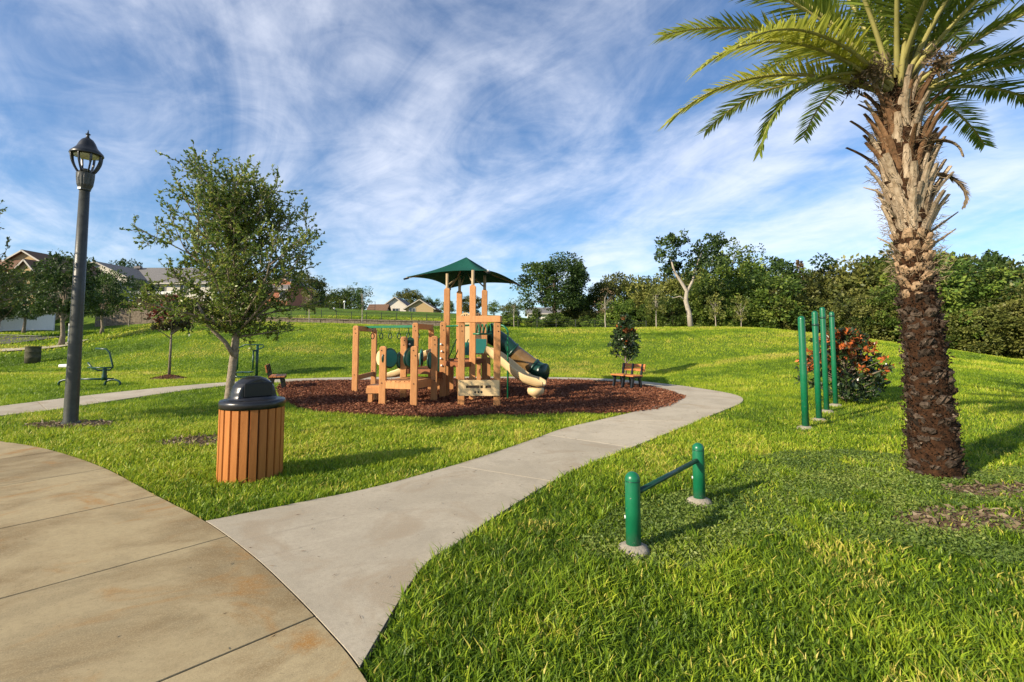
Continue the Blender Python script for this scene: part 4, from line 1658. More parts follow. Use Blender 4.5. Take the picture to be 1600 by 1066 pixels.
    for k in (.415, .49, .565):
        xk = x0 + wd * k
        MB().tube([(xk, Yp - th / 2 - .004, z0 + (z1 - z0) * .24), (xk, Yp - th / 2 + .006, z0 + (z1 - z0) * .24)], .024, 12).build('peg_hole', M['black_metal'], cp)

    # green loop pole
    g = G(793.5, 626)
    ztop = Zat(512, g.y)
    MB().tube([(g.x, g.y, -.03), (g.x, g.y, ztop - .12), (g.x - .03, g.y, ztop - .03), (g.x - .12, g.y + .03, ztop + .05), (g.x - .35, g.y + .2, ztop + .10)], .024, 10).build('loop_pole', M['green_steel'], t, True)
    # arched climber behind the gate
    for k in range(5):
        x = XatY(742 + k * 6, 12.4, 1.9)
        pts = []
        for j in range(9):
            a = math.pi * j / 8
            pts.append((x + .12 * math.cos(a * .5), 12.2 + .5 * j / 8, Zat(522, 12.4) + .24 * math.sin(a)))
        MB().tube(pts, .018, 6).build('climber_bar', M['green_steel'], t, True)
    MB().tube([(XatY(739, 12.2, 1.9), 12.2, Zat(522, 12.4)), (XatY(769, 12.2, 1.9), 12.2, Zat(522, 12.4))], .022, 8).build('climber_rail', M['green_steel'], t, True)
    MB().tube([(XatY(739, 12.7, 1.9), 12.7, Zat(522, 12.4)), (XatY(769, 12.7, 1.9), 12.7, Zat(522, 12.4))], .022, 8).build('climber_rail', M['green_steel'], t, True)
    MB().tube([(H.x, H.y, H.z - .12), (Lp.x, Lp.y, H.z - .10)], .024, 8).build('top_rail', M['green_steel'], t, True)
    for k in range(3):
        a = k * .16
        MB().tube([(H.x + .12 + a, H.y + .15, 1.02), (H.x + .32 + a, H.y + .3, 1.55)], .016, 6).build('rail_bar', M['green_steel'], t, True)
    # teal bubble panel
    MB().box((XatY(750, 13.2, 1.3), 13.25, Zat(541, 13.25)), (.34, .05, .38), .2).build('window_panel', M['teal'], t, bevel=.01)
    MB().box((XatY(728, 13.9, 1.3), 14.0, Zat(545, 14)), (.34, .05, .36), .0).build('window_panel', M['teal'], t, bevel=.01)

    # open chute: U-shaped section swept along a path
    def chute(path, w, lip, m='beige', name='slide_chute'):
        path = [Vector(p) for p in catmull(path, 6)]
        vs, fs = [], []
        sec = [(-1.12, .9), (-1.12, 1.0), (-1.0, 1.08), (-.9, 1.0), (-.86, .4), (-.6, .06), (0, 0), (.6, .06), (.86, .4), (.9, 1.0), (1.0, 1.08), (1.12, 1.0), (1.12, .9), (1.02, .2), (.7, -.18), (0, -.24), (-.7, -.18), (-1.02, .2)]
        ns = len(sec)
        for i, p in enumerate(path):
            d = (path[min(i + 1, len(path) - 1)] - path[max(i - 1, 0)]).normalized()
            x = d.cross(Vector((0, 0, 1))).normalized()
            u = x.cross(d).normalized()
            fade = 1.0 if i < len(path) - 5 else .5 + .1 * (len(path) - 1 - i)
            for a, b in sec:
                vs.append(p + x * (a * w / 2) + u * (b * lip * fade))
        for i in range(len(path) - 1):
            for k in range(ns):
                k2 = (k + 1) % ns
                fs.append((i * ns + k, i * ns + k2, (i + 1) * ns + k2, (i + 1) * ns + k))
        fs.append(tuple(range(ns))); fs.append(tuple(range((len(path) - 1) * ns, len(path) * ns)))
        o = MB(); o.add(vs, fs)
        return o.build(name, M[m], t, True)

    def P(px, py, Y):
        z = Zat(py, Y)
        return (XatY(px, Y, z), Y, z)
    chute([P(756, 551, 13.1), P(769, 556, 13.1), P(789, 571, 13.0), P(805, 585, 12.9), P(822, 596, 12.8), P(838, 601, 12.75), P(851, 602, 12.7)], .48, .17)
    g = Vector(P(837, 603, 12.75))
    MB().lathe([(.05, 0), (.05, .10), (.11, .14), (.20, .20), (.22, .28), (.20, .34)], 16, (g.x, g.y, -.02)).build('slide_foot', M['beige'], t, True)
    chute([P(692, 551, 14.2), P(672, 556, 14.3), P(655, 566, 14.4), P(638, 580, 14.5), P(622, 587, 14.6), P(605, 589, 14.7)], .48, .15)

    # tube slide: dark entrance, amber middle, dark exit
    tp = [Vector(p) for p in catmull([P(764, 522, 14.4), P(785, 535, 14.4), P(800, 549, 14.4), P(817, 562, 14.4), P(833, 574, 14.35), P(843, 580, 14.3), P(852, 582, 14.2)], 6)]
    k1, k2 = 12, 24

    def tube_part(pts, r, m, nm):
        MB().tube(pts, [r] * len(pts), 20).build(nm, M[m], t, True)
    tube_part(tp[:k1 + 1], .25, 'dark_green', 'tube_section')
    tube_part(tp[k1:k2 + 1], .245, 'amber', 'tube_window')
    tube_part(tp[k2:], .25, 'dark_green', 'tube_exit')
    for k in (k1, k2):
        MB().tube([tp[k] - (tp[k + 1] - tp[k - 1]).normalized() * .03, tp[k] + (tp[k + 1] - tp[k - 1]).normalized() * .03], .275, 20).build('tube_flange', M['dark_green'], t, True)
    MB().lathe([(.34, -.05), (.36, 0), (.30, .1)], 20).build('tube_hood', M['dark_green'], t, True).matrix_local = Matrix.Translation(tp[0]) @ (tp[0] - tp[3]).to_track_quat('Z', 'Y').to_matrix().to_4x4()


build_play()


# ------------------------------------------------------------------ date palm
def build_palm():
    rr = random.Random(12)
    rng = np.random.default_rng(12)
    t = thing('date_palm', 'tall date palm with rough dark trunk and arching feather fronds', 'palm tree', (PALM.x, PALM.y, 0), 0)
    ztop = Zat(150, PALM.y)          # where the fronds leave the trunk

    def rad(z):
        return float(np.interp(z, [0, .25, 1.0, 1.8, 2.3, 2.7, 3.2, 3.8, ztop, ztop + .3], [.245, .232, .20, .172, .160, .172, .20, .222, .15, .05]))

    def axis(z):
        z = max(z, 0.0)
        return Vector((-.20 * (z / 4.5) ** 1.3 + .02 * math.sin(z * 1.3), .02 * math.sin(z), 0))
    core = MB()
    n = 30
    prof = np.linspace(-.05, ztop + .25, 40)
    vs, fs = [], []
    for z in prof:
        a0 = axis(max(z, 0))
        for k in range(n):
            an = 2 * math.pi * k / n
            r = rad(z) * (1 + .05 * math.sin(5 * an + z * 20) + rr.uniform(-.03, .03))
            vs.append((a0.x + r * math.cos(an), a0.y + r * math.sin(an), z))
    for i in range(len(prof) - 1):
        for k in range(n):
            k2 = (k + 1) % n
            fs.append((i * n + k, i * n + k2, (i + 1) * n + k2, (i + 1) * n + k))
    core.add(vs, fs)
    core.build('trunk', mat('palm_fibre', (.014, .008, .005), .95, .1, col2=(.060, .028, .013), vscale=18, bump=1, bscale=45), t, True)
    m_old = mat('old_leaf_base', (.014, .009, .006), .9, .15, col2=(.115, .085, .062), vscale=11, bump=.9, bscale=30, objvar=.55)
    m_mid = mat('tan_leaf_base', (.20, .115, .055), .85, .15, col2=(.42, .30, .19), vscale=8, bump=.5, bscale=30, objvar=.2)
    m_up = mat('grey_leaf_base', (.19, .13, .078), .85, .15, col2=(.42, .335, .235), vscale=6, bump=.4, bscale=30, stretch=(5, 5, 1), objvar=.22)
    m_brown = mat('brown_leaf_base', (.09, .048, .024), .9, .1, col2=(.21, .12, .062), vscale=9, bump=.5, bscale=30, objvar=.3)

    def boot_mesh(name, w, h, d, m, seed, taper=.6, lip=.5, rough=.012):
        """shield-shaped stub: local x across, y outwards, z up"""
        q = random.Random(seed)
        secs = [(0, 1.0, .10), (.35, .98, .45), (.72, .9 * taper + .1, .85), (1.0, taper, 1.0)]
        vs, fs = [], []
        for s_, ww, out in secs:
            for k in range(6):
                a = math.pi * k / 5
                x = w / 2 * ww * math.cos(a)
                y = d * out * (.35 + .65 * math.sin(a))
                vs.append((x + q.uniform(-1, 1) * rough, y + q.uniform(-1, 1) * rough, h * s_ + q.uniform(-1, 1) * rough))
            vs.append((0, -.05 + d * out * .25 * lip, h * s_))
        for i in range(3):
            for k in range(7):
                k2 = (k + 1) % 7
                fs.append((i * 7 + k, i * 7 + k2, (i + 1) * 7 + k2, (i + 1) * 7 + k))
        fs.append(tuple(21 + k for k in range(7)))
        o = MB(); o.add(vs, fs)
        return o.mesh(name, m)
    old = [boot_mesh('old_boot', .135, .10, .055, m_old, i, .72, .5, .018) for i in range(5)]
    mid = [boot_mesh('mid_boot', .13, .13, .065, m_mid, i + 10, .62, .5, .008) for i in range(4)]

    def strap(name, L, w, m, seed, curl):
        q = random.Random(seed)
        vs, fs = [], []
        ns = 6
        for i in range(ns + 1):
            s_ = i / ns
            ww = w * (1 - .50 * s_)
            th = .040 * (1 - .4 * s_)
            y = curl * s_ ** 1.7 * L
            z = L * s_ * (1 - .12 * s_ * curl)
            x = q.uniform(-.01, .01)
            for dx, dy in ((-.5, 0), (-.2, .6), (.2, .6), (.5, 0), (.2, -.5), (-.2, -.5)):
                vs.append((x + dx * ww, y + dy * th, z))
        for i in range(ns):
            for k in range(6):
                k2 = (k + 1) % 6
                fs.append((i * 6 + k, i * 6 + k2, (i + 1) * 6 + k2, (i + 1) * 6 + k))
        fs.append(tuple(ns * 6 + k for k in range(6)))
        o = MB(); o.add(vs, fs)
        return o.mesh(name, m, False)
    ups = [strap('upper_boot', .30 + .06 * i, .115, m_up, i, .05 + .085 * i) for i in range(5)]
    ups2 = [strap('brown_boot', .34 + .05 * i, .095, m_brown, 30 + i, .14 + .10 * i) for i in range(4)]

    def put(me, z, an, tilt, s_=1.0, dr=0.0):
        o = link('leaf_base', me, t)
        a0 = axis(z)
        r = rad(z) + dr
        o.matrix_local = (Matrix.Translation((a0.x + r * math.cos(an), a0.y + r * math.sin(an), z)) @
                          Matrix.Rotation(an - math.pi / 2, 4, 'Z') @ Matrix.Rotation(-tilt, 4, 'X') @
                          Matrix.Rotation(rr.uniform(-.18, .18), 4, 'Y') @ Matrix.Diagonal((s_, s_, s_ * rr.uniform(.85, 1.15), 1)))
    # close-packed old stubs, then tan ones, then long cut stalks
    z = .0
    row = 0
    while z < 2.25:
        m_ = 9
        for k in range(m_):
            put(old[rr.randrange(5)] if z < 1.75 or rr.random() > (z - 1.75) * 1.6 else mid[rr.randrange(4)], z + .05 * math.sin(k * 2.4 + row) + rr.uniform(-.03, .03), 2 * math.pi * (k + .5 * (row % 2)) / m_ + rr.uniform(-.2, .2), .12 + rr.uniform(-.25, .25), rr.uniform(.7, 1.25), -.035)
        z += .105
        row += 1
    while z < 2.72:
        for k in range(9):
            put(mid[rr.randrange(4)], z + rr.uniform(-.02, .02), 2 * math.pi * (k + .5 * (row % 2)) / 9 + rr.uniform(-.1, .1), .10, rr.uniform(.9, 1.15), -.03)
        z += .12
        row += 1
    cnt = 0
    while z < ztop - .12:
        use = ups if z < 3.55 or rr.random() < .35 else ups2
        for k in range(9):
            put((ups if (z < 3.45 or rr.random() < .4) else ups2)[rr.randrange(4)], z + rr.uniform(-.05, .05), 2 * math.pi * (k + .5 * (row % 2)) / 9 + rr.uniform(-.2, .2), .12 + rr.uniform(-.1, .22), rr.uniform(.8, 1.2), -.02)
        z += .15
        row += 1
    # loose fibre and dead strands hanging among the stubs
    nf = 2600
    zf = rng.uniform(2.2, ztop + .15, nf)
    an = rng.uniform(0, 2 * np.pi, nf)
    rf = np.array([rad(q) for q in zf]) + rng.uniform(-.02, .10, nf)
    P = np.stack([rf * np.cos(an) - .20 * (zf / 4.5) ** 1.3, rf * np.sin(an), zf], -1)
    D = np.stack([np.cos(an + rng.normal(0, .7, nf)), np.sin(an + rng.normal(0, .7, nf)), rng.normal(.3, .8, nf)], -1)
    L = rng.uniform(.04, .15, nf)
    V, F = leaf_arrays(P, D, L, .008, rng, .25)
    fib = link('fibre', np_mesh('palm_fibre', V, F, M['dead_leaf'], rng.beta(1.2, 2.5, nf)), t)
    tag(fib, kind='stuff')

    # flaking scales between the old stubs
    nf = 2600
    zf = rng.uniform(.0, 2.5, nf)
    an = rng.uniform(0, 2 * np.pi, nf)
    rf = np.array([rad(q) for q in zf]) + rng.uniform(-.01, .045, nf)
    P = np.stack([rf * np.cos(an) - .20 * (zf / 4.5) ** 1.3, rf * np.sin(an), zf], -1)
    D = np.stack([np.cos(an) * .5 + rng.normal(0, .6, nf), np.sin(an) * .5 + rng.normal(0, .6, nf), rng.normal(.4, .6, nf)], -1)
    V, F = leaf_arrays(P, D, rng.uniform(.015, .05, nf), .022, rng, .2)
    sc_ = link('bark_scales', np_mesh('bark_scales', V, F, leaf_mat('scale_bark', [(0, (.012, .008, .005)), (.75, (.06, .038, .024)), (1, (.34, .27, .19))], trans=0, rough=.9, spec=.1, objvar=0), rng.beta(1.0, 2.4, nf)), t)
    tag(sc_, kind='stuff')

    # fronds
    def frond(az, el0, L, droop, tone, twist=0.0, dead=False, z0=None, side=0.0):
        base = axis(ztop) + Vector((math.cos(az) * .12, math.sin(az) * .12, (ztop + rr.uniform(-.05, .25)) if z0 is None else z0))
        ns = 22
        pts, dirs = [base], []
        p = base.copy()
        a = az
        for i in range(ns):
            s_ = i / ns
            el = el0 - droop * s_ ** 1.25
            a += side / ns
            d = Vector((math.cos(a) * math.cos(el), math.sin(a) * math.cos(el), math.sin(el)))
            dirs.append(d)
            p = p + d * L / ns
            pts.append(p.copy())
        dirs.append(dirs[-1])
        o = MB()
        o.tube(pts, [.030 * (1 - .85 * i / ns) + .003 for i in range(ns + 1)], 5, cap=False)
        nl = 88
        Pn, Dn, Ln, Nn = [], [], [], []
        for k in range(nl):
            s_ = .13 + .87 * (k / (nl - 1))
            f = s_ * ns
            i = min(int(f), ns - 1)
            q = pts[i].lerp(pts[i + 1], f - i)
            d = dirs[i]
            x = d.cross(Vector((0, 0, 1)))
            if x.length < .05:
                x = Vector((-math.sin(az), math.cos(az), 0))
            x.normalize()
            u = x.cross(d).normalized()
            LL = .45 * (1 - .60 * abs(s_ - .42) ** 1.1 / .58) * (L / 2.7)
            if s_ < .25:
                LL *= .35 + 2.2 * (s_ - .1)
            for sd in (-1, 1):
                fwd = .55 + .75 * s_ + rr.uniform(-.12, .12)
                v = d * fwd + x * (sd * (1.0 + twist * sd)) + u * (.30 + rr.uniform(-.25, .2)) + Vector((0, 0, -.10))
                Pn.append(q[:]); Dn.append(v.normalized()[:]); Ln.append(max(.05, LL * rr.uniform(.85, 1.1)))
        Pn = np.array(Pn); Dn = np.array(Dn); Ln = np.array(Ln)
        m_ = len(Pn)
        S = unit(np.cross(Dn, np.array([0, 0, 1.0]) + rng.normal(0, .35, (m_, 3))))
        Nn = np.cross(S, Dn)
        w = .028 * (1 if not dead else .5)
        V = np.empty((m_, 6, 3))
        drop = np.array([0, 0, -1.0])
        mid_ = Pn + Dn * (Ln * .5)[:, None] + drop * (Ln * .03)[:, None]
        tip = Pn + Dn * Ln[:, None] + drop * (Ln * .14)[:, None]
        V[:, 0] = Pn - S * w * .3; V[:, 1] = Pn + S * w * .3
        V[:, 2] = mid_ + S * w * .5; V[:, 3] = mid_ - S * w * .5
        V[:, 4] = tip + S * .001; V[:, 5] = tip - S * .001
        bidx = np.arange(m_)[:, None] * 6
        F = np.concatenate([bidx + np.array([[0, 1, 2, 3]]), bidx + np.array([[3, 2, 4, 5]])], 0)
        tt = np.clip(tone + rng.normal(0, .10, m_), 0, 1)
        fo = link('frond', np_mesh('frond', V.reshape(-1, 3), F, M['dead_leaf'] if dead else M['palm_leaf'], np.concatenate([tt, tt])), t)
        rm = o.build('rachis', stalk if not dead else M['dead_leaf'], fo, True)
        return fo
    stalk = mat('palm_stalk', (.30, .27, .09), .5, .3, var=.2, vscale=4)
    left = math.pi
    # the fronds that reach left across the sky
    for az, el0, L, dr, tone, side in ((left + .10, R(50), 2.95, R(66), .55, 0), (left - .12, R(42), 2.85, R(56), .66, 0),
                                       (left + .24, R(30), 2.75, R(74), .90, 0), (left - .06, R(24), 2.75, R(70), .98, 0), (left + .40, R(26), 2.7, R(70), .85, 0),
                                       (left + .12, R(4), 2.15, R(84), .5, 0)):
        frond(az, el0, L, dr, tone, 0, False, None, side)
    k = 0
    for ring, (cnt_, e0, dr0) in enumerate(((7, 80, 34), (9, 66, 48), (10, 50, 60), (9, 34, 66))):
        for i in range(cnt_):
            az = 2 * math.pi * (i + .37 * ring) / cnt_ + rr.uniform(-.15, .15)
            dl = abs((az - left + math.pi) % (2 * math.pi) - math.pi)
            if ring >= 2 and dl < .75:
                continue
            frond(az, R(e0 + rr.uniform(-7, 7)), rr.uniform(2.5, 3.0), R(dr0 + rr.uniform(-8, 8)), rr.uniform(.25, .6))
    for az in (-.25, .15, -.6, .5):
        frond(az, R(16 + rr.uniform(-5, 5)), 2.4, R(48), rr.uniform(.15, .35))
    # a withered one hanging on the right of the trunk and one thin stalk on the left
    frond(-.35, R(15), .75, R(130), .5, 0, True, 3.45)
    frond(-.9, R(30), .55, R(120), .6, 0, True, 3.75)
    for az, z0, L in ((left + .15, 2.55, .34), (left + .3, 2.95, .28), (left - .3, 3.25, .26), (left + .1, 3.1, .22), (-.2, 2.75, .38), (-.05, 2.95, .33), (-.35, 2.6, .3)):
        o = MB()
        b = axis(z0) + Vector((math.cos(az) * rad(z0), math.sin(az) * rad(z0), z0))
        d = Vector((math.cos(az), math.sin(az), 0))
        o.tube([b - d * .05, b + d * L * .45 + Vector((0, 0, L * .45)), b + d * L * .85 + Vector((0, 0, L * .75))] if az < 1 else [b - d * .05 - Vector((0, 0, .05)), b + d * L * .4 + Vector((0, 0, L * .35)), b + d * L * .9 + Vector((0, 0, L * .55))], [.018, .013, .006], 5)
        o.build('cut_stalk', m_up, t, True)
    # old fruit stalks in the crown
    for az in (left + .5, left - .1, -1.2):
        c = axis(ztop) + Vector((math.cos(az) * .45, math.sin(az) * .45, ztop + .18))
        V, F = leaf_arrays(np.array(c)[None] + rng.normal(0, .07, (220, 3)), rng.normal(size=(220, 3)), .10, .02, rng, .1)
        sc2 = link('seed_cluster', np_mesh('seed_cluster', V, F, M['dead_leaf'], rng.random(220) * .12), t)
        tag(sc2, kind='stuff')


build_palm()


# ------------------------------------------------------------------ magnolias
def rosette_crown(seed, centres, leaf, redness, per=11):
    rng = np.random.default_rng(seed)
    P, D, T = [], [], []
    for c, rd in zip(centres, redness):
        ax = unit(rng.normal(0, .5, (1, 3)) + np.array([[0, 0, 1.0]]) + (np.array(c) * np.array([.8, .8, .2]))[None])[0]
        hot = rng.random() < rd
        for k in range(per):
            v = unit(rng.normal(size=(1, 3)))[0] + ax * .55
            P.append(np.array(c) + rng.normal(0, leaf * .18, 3)); D.append(v)
            T.append(np.clip(rng.uniform(.66, 1.0) if hot and rng.random() < .85 else rng.uniform(.05, .55), 0, 1))
    P = np.array(P); D = np.array(D); T = np.array(T)
    L = leaf * rng.uniform(.7, 1.25, len(P))
    return leaf_arrays(P, D, L, L * .42, rng, .12) + (T,)


def magnolia(name, label, x, y, z, h, r, seed, n, leaf, red, trunk_h, leafmat, shape='cone', bark='bark'):
    rr = random.Random(seed)
    cs, rds = [], []
    for i in range(n):
        q = rr.random() ** .8
        zz = trunk_h + (h - trunk_h) * q
        if shape == 'cone':
            R_ = r * (1.08 - .85 * q) * (.55 + .45 * min(1, q * 7))
        else:
            R_ = r * math.sqrt(max(.05, 1 - (2 * q - .85) ** 2 / 1.4))
        a = rr.uniform(0, 2 * math.pi)
        rad_ = R_ * rr.random() ** .42 * (1 + .18 * math.sin(3 * a + seed))
        cs.append((rad_ * math.cos(a), rad_ * math.sin(a), zz))
        edge = rad_ / (r + 1e-6)
        rds.append(red * max(0, q - .25) * 1.7 * (.4 + edge) * (1.8 if rr.random() < .35 else .35))
    V, F, T = rosette_crown(seed, cs, leaf, rds)
    t = thing(name, label, 'tree' if trunk_h > .3 else 'shrub', (x, y, z))
    link('crown', np_mesh(name + '_crown', V, F, leafmat, T), t)
    m = MB()
    m.tube([(0, 0, -.05), (.01, 0, h * .4), (0, .01, h * .8)], [.018 * h, .013 * h, .004 * h], 8)
    for c in cs[::3]:
        zb = max(trunk_h * .7, c[2] - .45 * math.hypot(c[0], c[1]) - .1)
        m.tube([(0, 0, min(zb, h * .75)), (c[0] * .5, c[1] * .5, (zb + c[2]) / 2 + .03), c], [.008 * h, .005 * h, .002 * h], 4, cap=False)
    m.build('trunk', M[bark], t, True)
    return t


yb = 20.6
xb = XatY(977, yb)
magnolia('magnolia_tree', 'small dark magnolia tree with rusty top behind the orange bench', xb, yb, tz(xb, yb), Zat(497, yb) - tz(xb, yb), .74, 61, 240, .16, .32, .70, M['magnolia'])
p = xy(G(1322, 636))
magnolia('magnolia_shrub', 'orange tipped magnolia shrub behind the tall green posts', p.x + .24, p.y + .35, tz(p.x, p.y + .35), Zat(522, p.y + .35), .84, 62, 430, .125, 1.6, .12, M['magnolia'], 'ball')
magnolia('maroon_tree', 'thin small tree with round maroon crown on a mulch mound', MOUND.x, MOUND.y, .1, Zat(464, MOUND.y) - .1, .78, 63, 230, .15, 6.0, 1.75, M['maroon'], 'ball')

# ------------------------------------------------------------------ trees along the street and on the hill
STREET = 'oaks along the street'
for px, Y, top, key, rz_, lab, sx in (
        (96, 32, 398, 'oakA', .4, 'bushy dark oak with leaning trunk just left of the lamp post', .92),
        (158, 37, 424, 'oakB', 1.7, 'round dark oak just right of the lamp post', .80),
        (36, 41, 438, 'oakB', 3.0, 'dark oak in front of the tan house and white fence', .85),
        (-4, 36, 428, 'oakA', 5.0, 'dense dark oak cut by the left edge of the view', .85)):
    x = XatY(px, Y)
    place_tree(key, 'oak_tree', lab, x, Y, Zat(top, Y) - tz(x, Y), rz_, STREET, sx)
x = XatY(163, 37.6)
for px, Y, top, key, nm, lab in (
        (218, 57, 437, 'oakA', 'bushy_tree', 'small bushy tree in front of the grey roofed house'),
        (482, 41, 446, 'young', 'sapling', 'yellow green sapling on the crest left of the play structure'),
        (565, 44, 440, 'sparse', 'sapling', 'thin sparse sapling on the crest above the overhead rings'),
        (803, 46, 462, 'sparse', 'sapling', 'sparse sapling right of the green canopy beside the wire fence'),
        (946, 43, 447, 'bare', 'sapling', 'brown nearly bare sapling right of the spreading oak'),
        (1026, 43, 443, 'young', 'sapling', 'yellowish sapling left of the forked pale tree'),
        (1119, 43, 455, 'young', 'sapling', 'yellowish sapling right of the forked pale tree'),
        (1159, 43, 458, 'young', 'sapling', 'yellowish sapling furthest right along the crest'),
        (868, 58, 405, 'bigoak', 'oak_tree', 'big spreading dark oak in front of the white house'),
        (108, 52, 508, 'shrub', 'shrub', 'dark low shrub beside the white fence'),
        (200, 49, 494, 'bare', 'dry_shrub', 'dry bare shrub at the foot of the bank')):
    x = XatY(px, Y)
    h = Zat(top, Y) - tz(x, Y)
    place_tree(key, nm, lab, x, Y, max(h, .6) if nm != 'dry_shrub' else 2.2, px * .7, None, 1.15 if key == 'bigoak' else 1.0)


# pale forked tree
def fork_tree():
    Y = 43.5
    x = XatY(1080, Y)
    z = tz(x, Y)
    s = Y / FPX
    t = thing('forked_tree', 'tall forked pale trunk tree rising above the wood', 'tree', (x, Y, z))
    q = lambda px, py: Vector(((px - 1080) * s, 0, Zat(py, Y) - z))
    m = MB()
    m.tube([q(1080, 515), q(1078, 490), q(1073, 470), q(1075, 455), q(1066, 440), q(1056, 424), q(1050, 400)], [.26, .22, .20, .17, .14, .10, .05], 8)
    m.tube([q(1075, 458), q(1084, 440), q(1090, 420), q(1100, 395)], [.14, .11, .08, .04], 7)
    m.tube([q(1073, 470), q(1064, 463), q(1052, 466)], [.07, .05, .02], 6)
    m.build('trunk', M['pale_bark'], t, True)
    Vs, Fs, Ts, off = [], [], [], 0
    for i, (px, py, rx) in enumerate(((1040, 388, 1.05), (1062, 376, .9), (1052, 402, 1.1), (1105, 384, 1.2), (1122, 378, .8), (1094, 400, 1.0), (1112, 405, 1.1), (1086, 425, .9), (1060, 420, .8))):
        V, F, T, C = blob_crown(70 + i, rx * 1.08, rx * .75, 15, 34, .24, open_=.3)
        V = V + np.array(q(px, py)) + np.array([0, (i % 3 - 1) * .6, 0])
        Vs.append(V); Fs.append(F + off); Ts.append(T); off += len(V)
    link('crown', np_mesh('fork_crown', np.concatenate(Vs), np.concatenate(Fs), M['far_oak'], np.concatenate(Ts)), t)


fork_tree()

# the wood beyond the crest: every tree stands by itself
TOPX = [860, 900, 940, 980, 1005, 1040, 1060, 1100, 1140, 1165, 1200, 1230, 1262, 1300, 1340, 1380, 1405, 1480, 1520, 1560, 1600, 1700, 1900]
TOPY = [470, 452, 452, 438, 432, 448, 428, 412, 400, 396, 410, 400, 434, 430, 424, 402, 396, 392, 396, 402, 406, 400, 400]
rw = random.Random(5)
WOOD = 'trees of the wood beyond the crest'


LOOK = {'woodA': 'fresh green', 'woodB': 'olive', 'woodC': 'tall oval green', 'woodD': 'dark open'}


def zone(px):
    for lim, words in ((960, 'right beside the spreading oak'), (1060, 'left of the forked pale tree'), (1150, 'right of the forked pale tree'), (1240, 'left of the green posts'),
                       (1330, 'behind the row of green posts'), (1420, 'left of the palm trunk'), (1500, 'behind the palm trunk'), (1620, 'right of the palm trunk')):
        if px < lim:
            return words
    return 'past the right edge'


def wood_Y(px):
    return float(np.interp(px, [880, 1000, 1150, 1300, 1450, 1650, 1900], [60, 52, 48, 43, 38, 34, 32]))


px = 905
i = 0
while px < 1800:
    Y = wood_Y(px) + 6 + rw.uniform(-1.5, 1.5)
    x = XatY(px, Y)
    top = np.interp(px, TOPX, TOPY) + rw.uniform(-14, 22)
    key = ('woodA', 'woodB', 'woodC', 'woodD')[rw.randrange(4)]
    place_tree(key, 'wood_tree', LOOK[key] + ' tree of the wood with high crown, ' + zone(px), x, Y, Zat(top, Y) - tz(x, Y), rw.uniform(0, 6.3), WOOD, rw.uniform(.85, 1.15))
    px += 34 * rw.uniform(.8, 1.2)
px = 892
while px < 1780:
    Y = wood_Y(px) + rw.uniform(-1.2, 1.5)
    x = XatY(px, Y)
    top = np.interp(px, TOPX, TOPY)
    top = top + (512 - top) * rw.uniform(.18, .72)
    key = ('woodA', 'woodB', 'woodC')[rw.randrange(3)]
    place_tree(key, 'wood_tree', 'low bushy ' + LOOK[key].replace('tall ', '') + ' tree at the wood edge, ' + zone(px), x, Y, max(1.8, Zat(top, Y) - tz(x, Y)), rw.uniform(0, 6.3), 'front trees of the wood', rw.uniform(1.0, 1.35))
    px += 36 * rw.uniform(.7, 1.4)
# rusty conifer top standing above the wood
Y = 50
x = XatY(1254, Y)
rc_ = np.random.default_rng(90)
n = 500
q = rc_.random(n)
hh_ = Zat(408, Y) - tz(x, Y)
an = rc_.uniform(0, 6.28, n)
P = np.stack([(1 - q) * .9 * np.cos(an) * rc_.random(n), (1 - q) * .9 * np.sin(an) * rc_.random(n), hh_ * .55 + hh_ * .45 * q], -1)
V, F = leaf_arrays(P, np.stack([np.cos(an), np.sin(an), rc_.uniform(-.3, .8, n)], -1), .4, .14, rc_)
t = thing('dead_conifer', 'rusty brown conifer top above the wood behind the green posts', 'tree', (x, Y, tz(x, Y)))
link('crown', np_mesh('conifer_crown', V, F, M['brown_leaf'], rc_.random(n)), t)
MB().tube([(0, 0, 0), (0, 0, hh_ * .97)], [.2, .03], 6).build('trunk', M['dark_bark'], t, True)

# far trees behind the houses
for px, Y, top, key, lab, sx in (
        (462, 92, 424, 'woodB', 'dark rounded tree right of the brick house', 1.2),
        (486, 97, 440, 'woodA', 'dark tree beside the brick house, lower one', 1.0),
        (517, 112, 458, 'woodB', 'distant dark tree behind the wire fence, left one of two', 1.3),
        (546, 110, 451, 'woodA', 'distant dark tree behind the wire fence, right one of two', 1.3),
        (641, 100, 452, 'woodB', 'bright rounded tree behind the tan gable house', .9),
        (672, 104, 466, 'woodA', 'dark tree showing right of the tan gable roof', 1.1),
        (700, 74, 470, 'woodA', 'dark tree behind the tower posts, leftmost of three', 1.2),
        (735, 78, 462, 'woodB', 'dark tree behind the tower posts, middle of three', 1.2),
        (772, 76, 470, 'woodC', 'dark tree behind the tower posts, rightmost of three', 1.3),
        (800, 70, 474, 'woodB', 'low dark tree between canopy and spreading oak', 1.2),
        (838, 72, 482, 'woodA', 'low green tree left of the white house', 1.0),
        (905, 68, 462, 'woodA', 'green tree right of the spreading oak', 1.1),
        (186, 84, 406, 'woodD', 'tree tops showing above the grey roof', .8),
        (300, 75, 455, 'woodB', 'dark tree behind the oak crown by the grey house', 1.0),
        (340, 70, 468, 'woodA', 'dark hedge tree below the oak crown', 1.2)):
    x = XatY(px, Y)
    place_tree(key, 'background_tree', lab, x, Y, max(1.5, Zat(top, Y) - tz(x, Y)), px * 1.3, 'trees around the houses', sx)

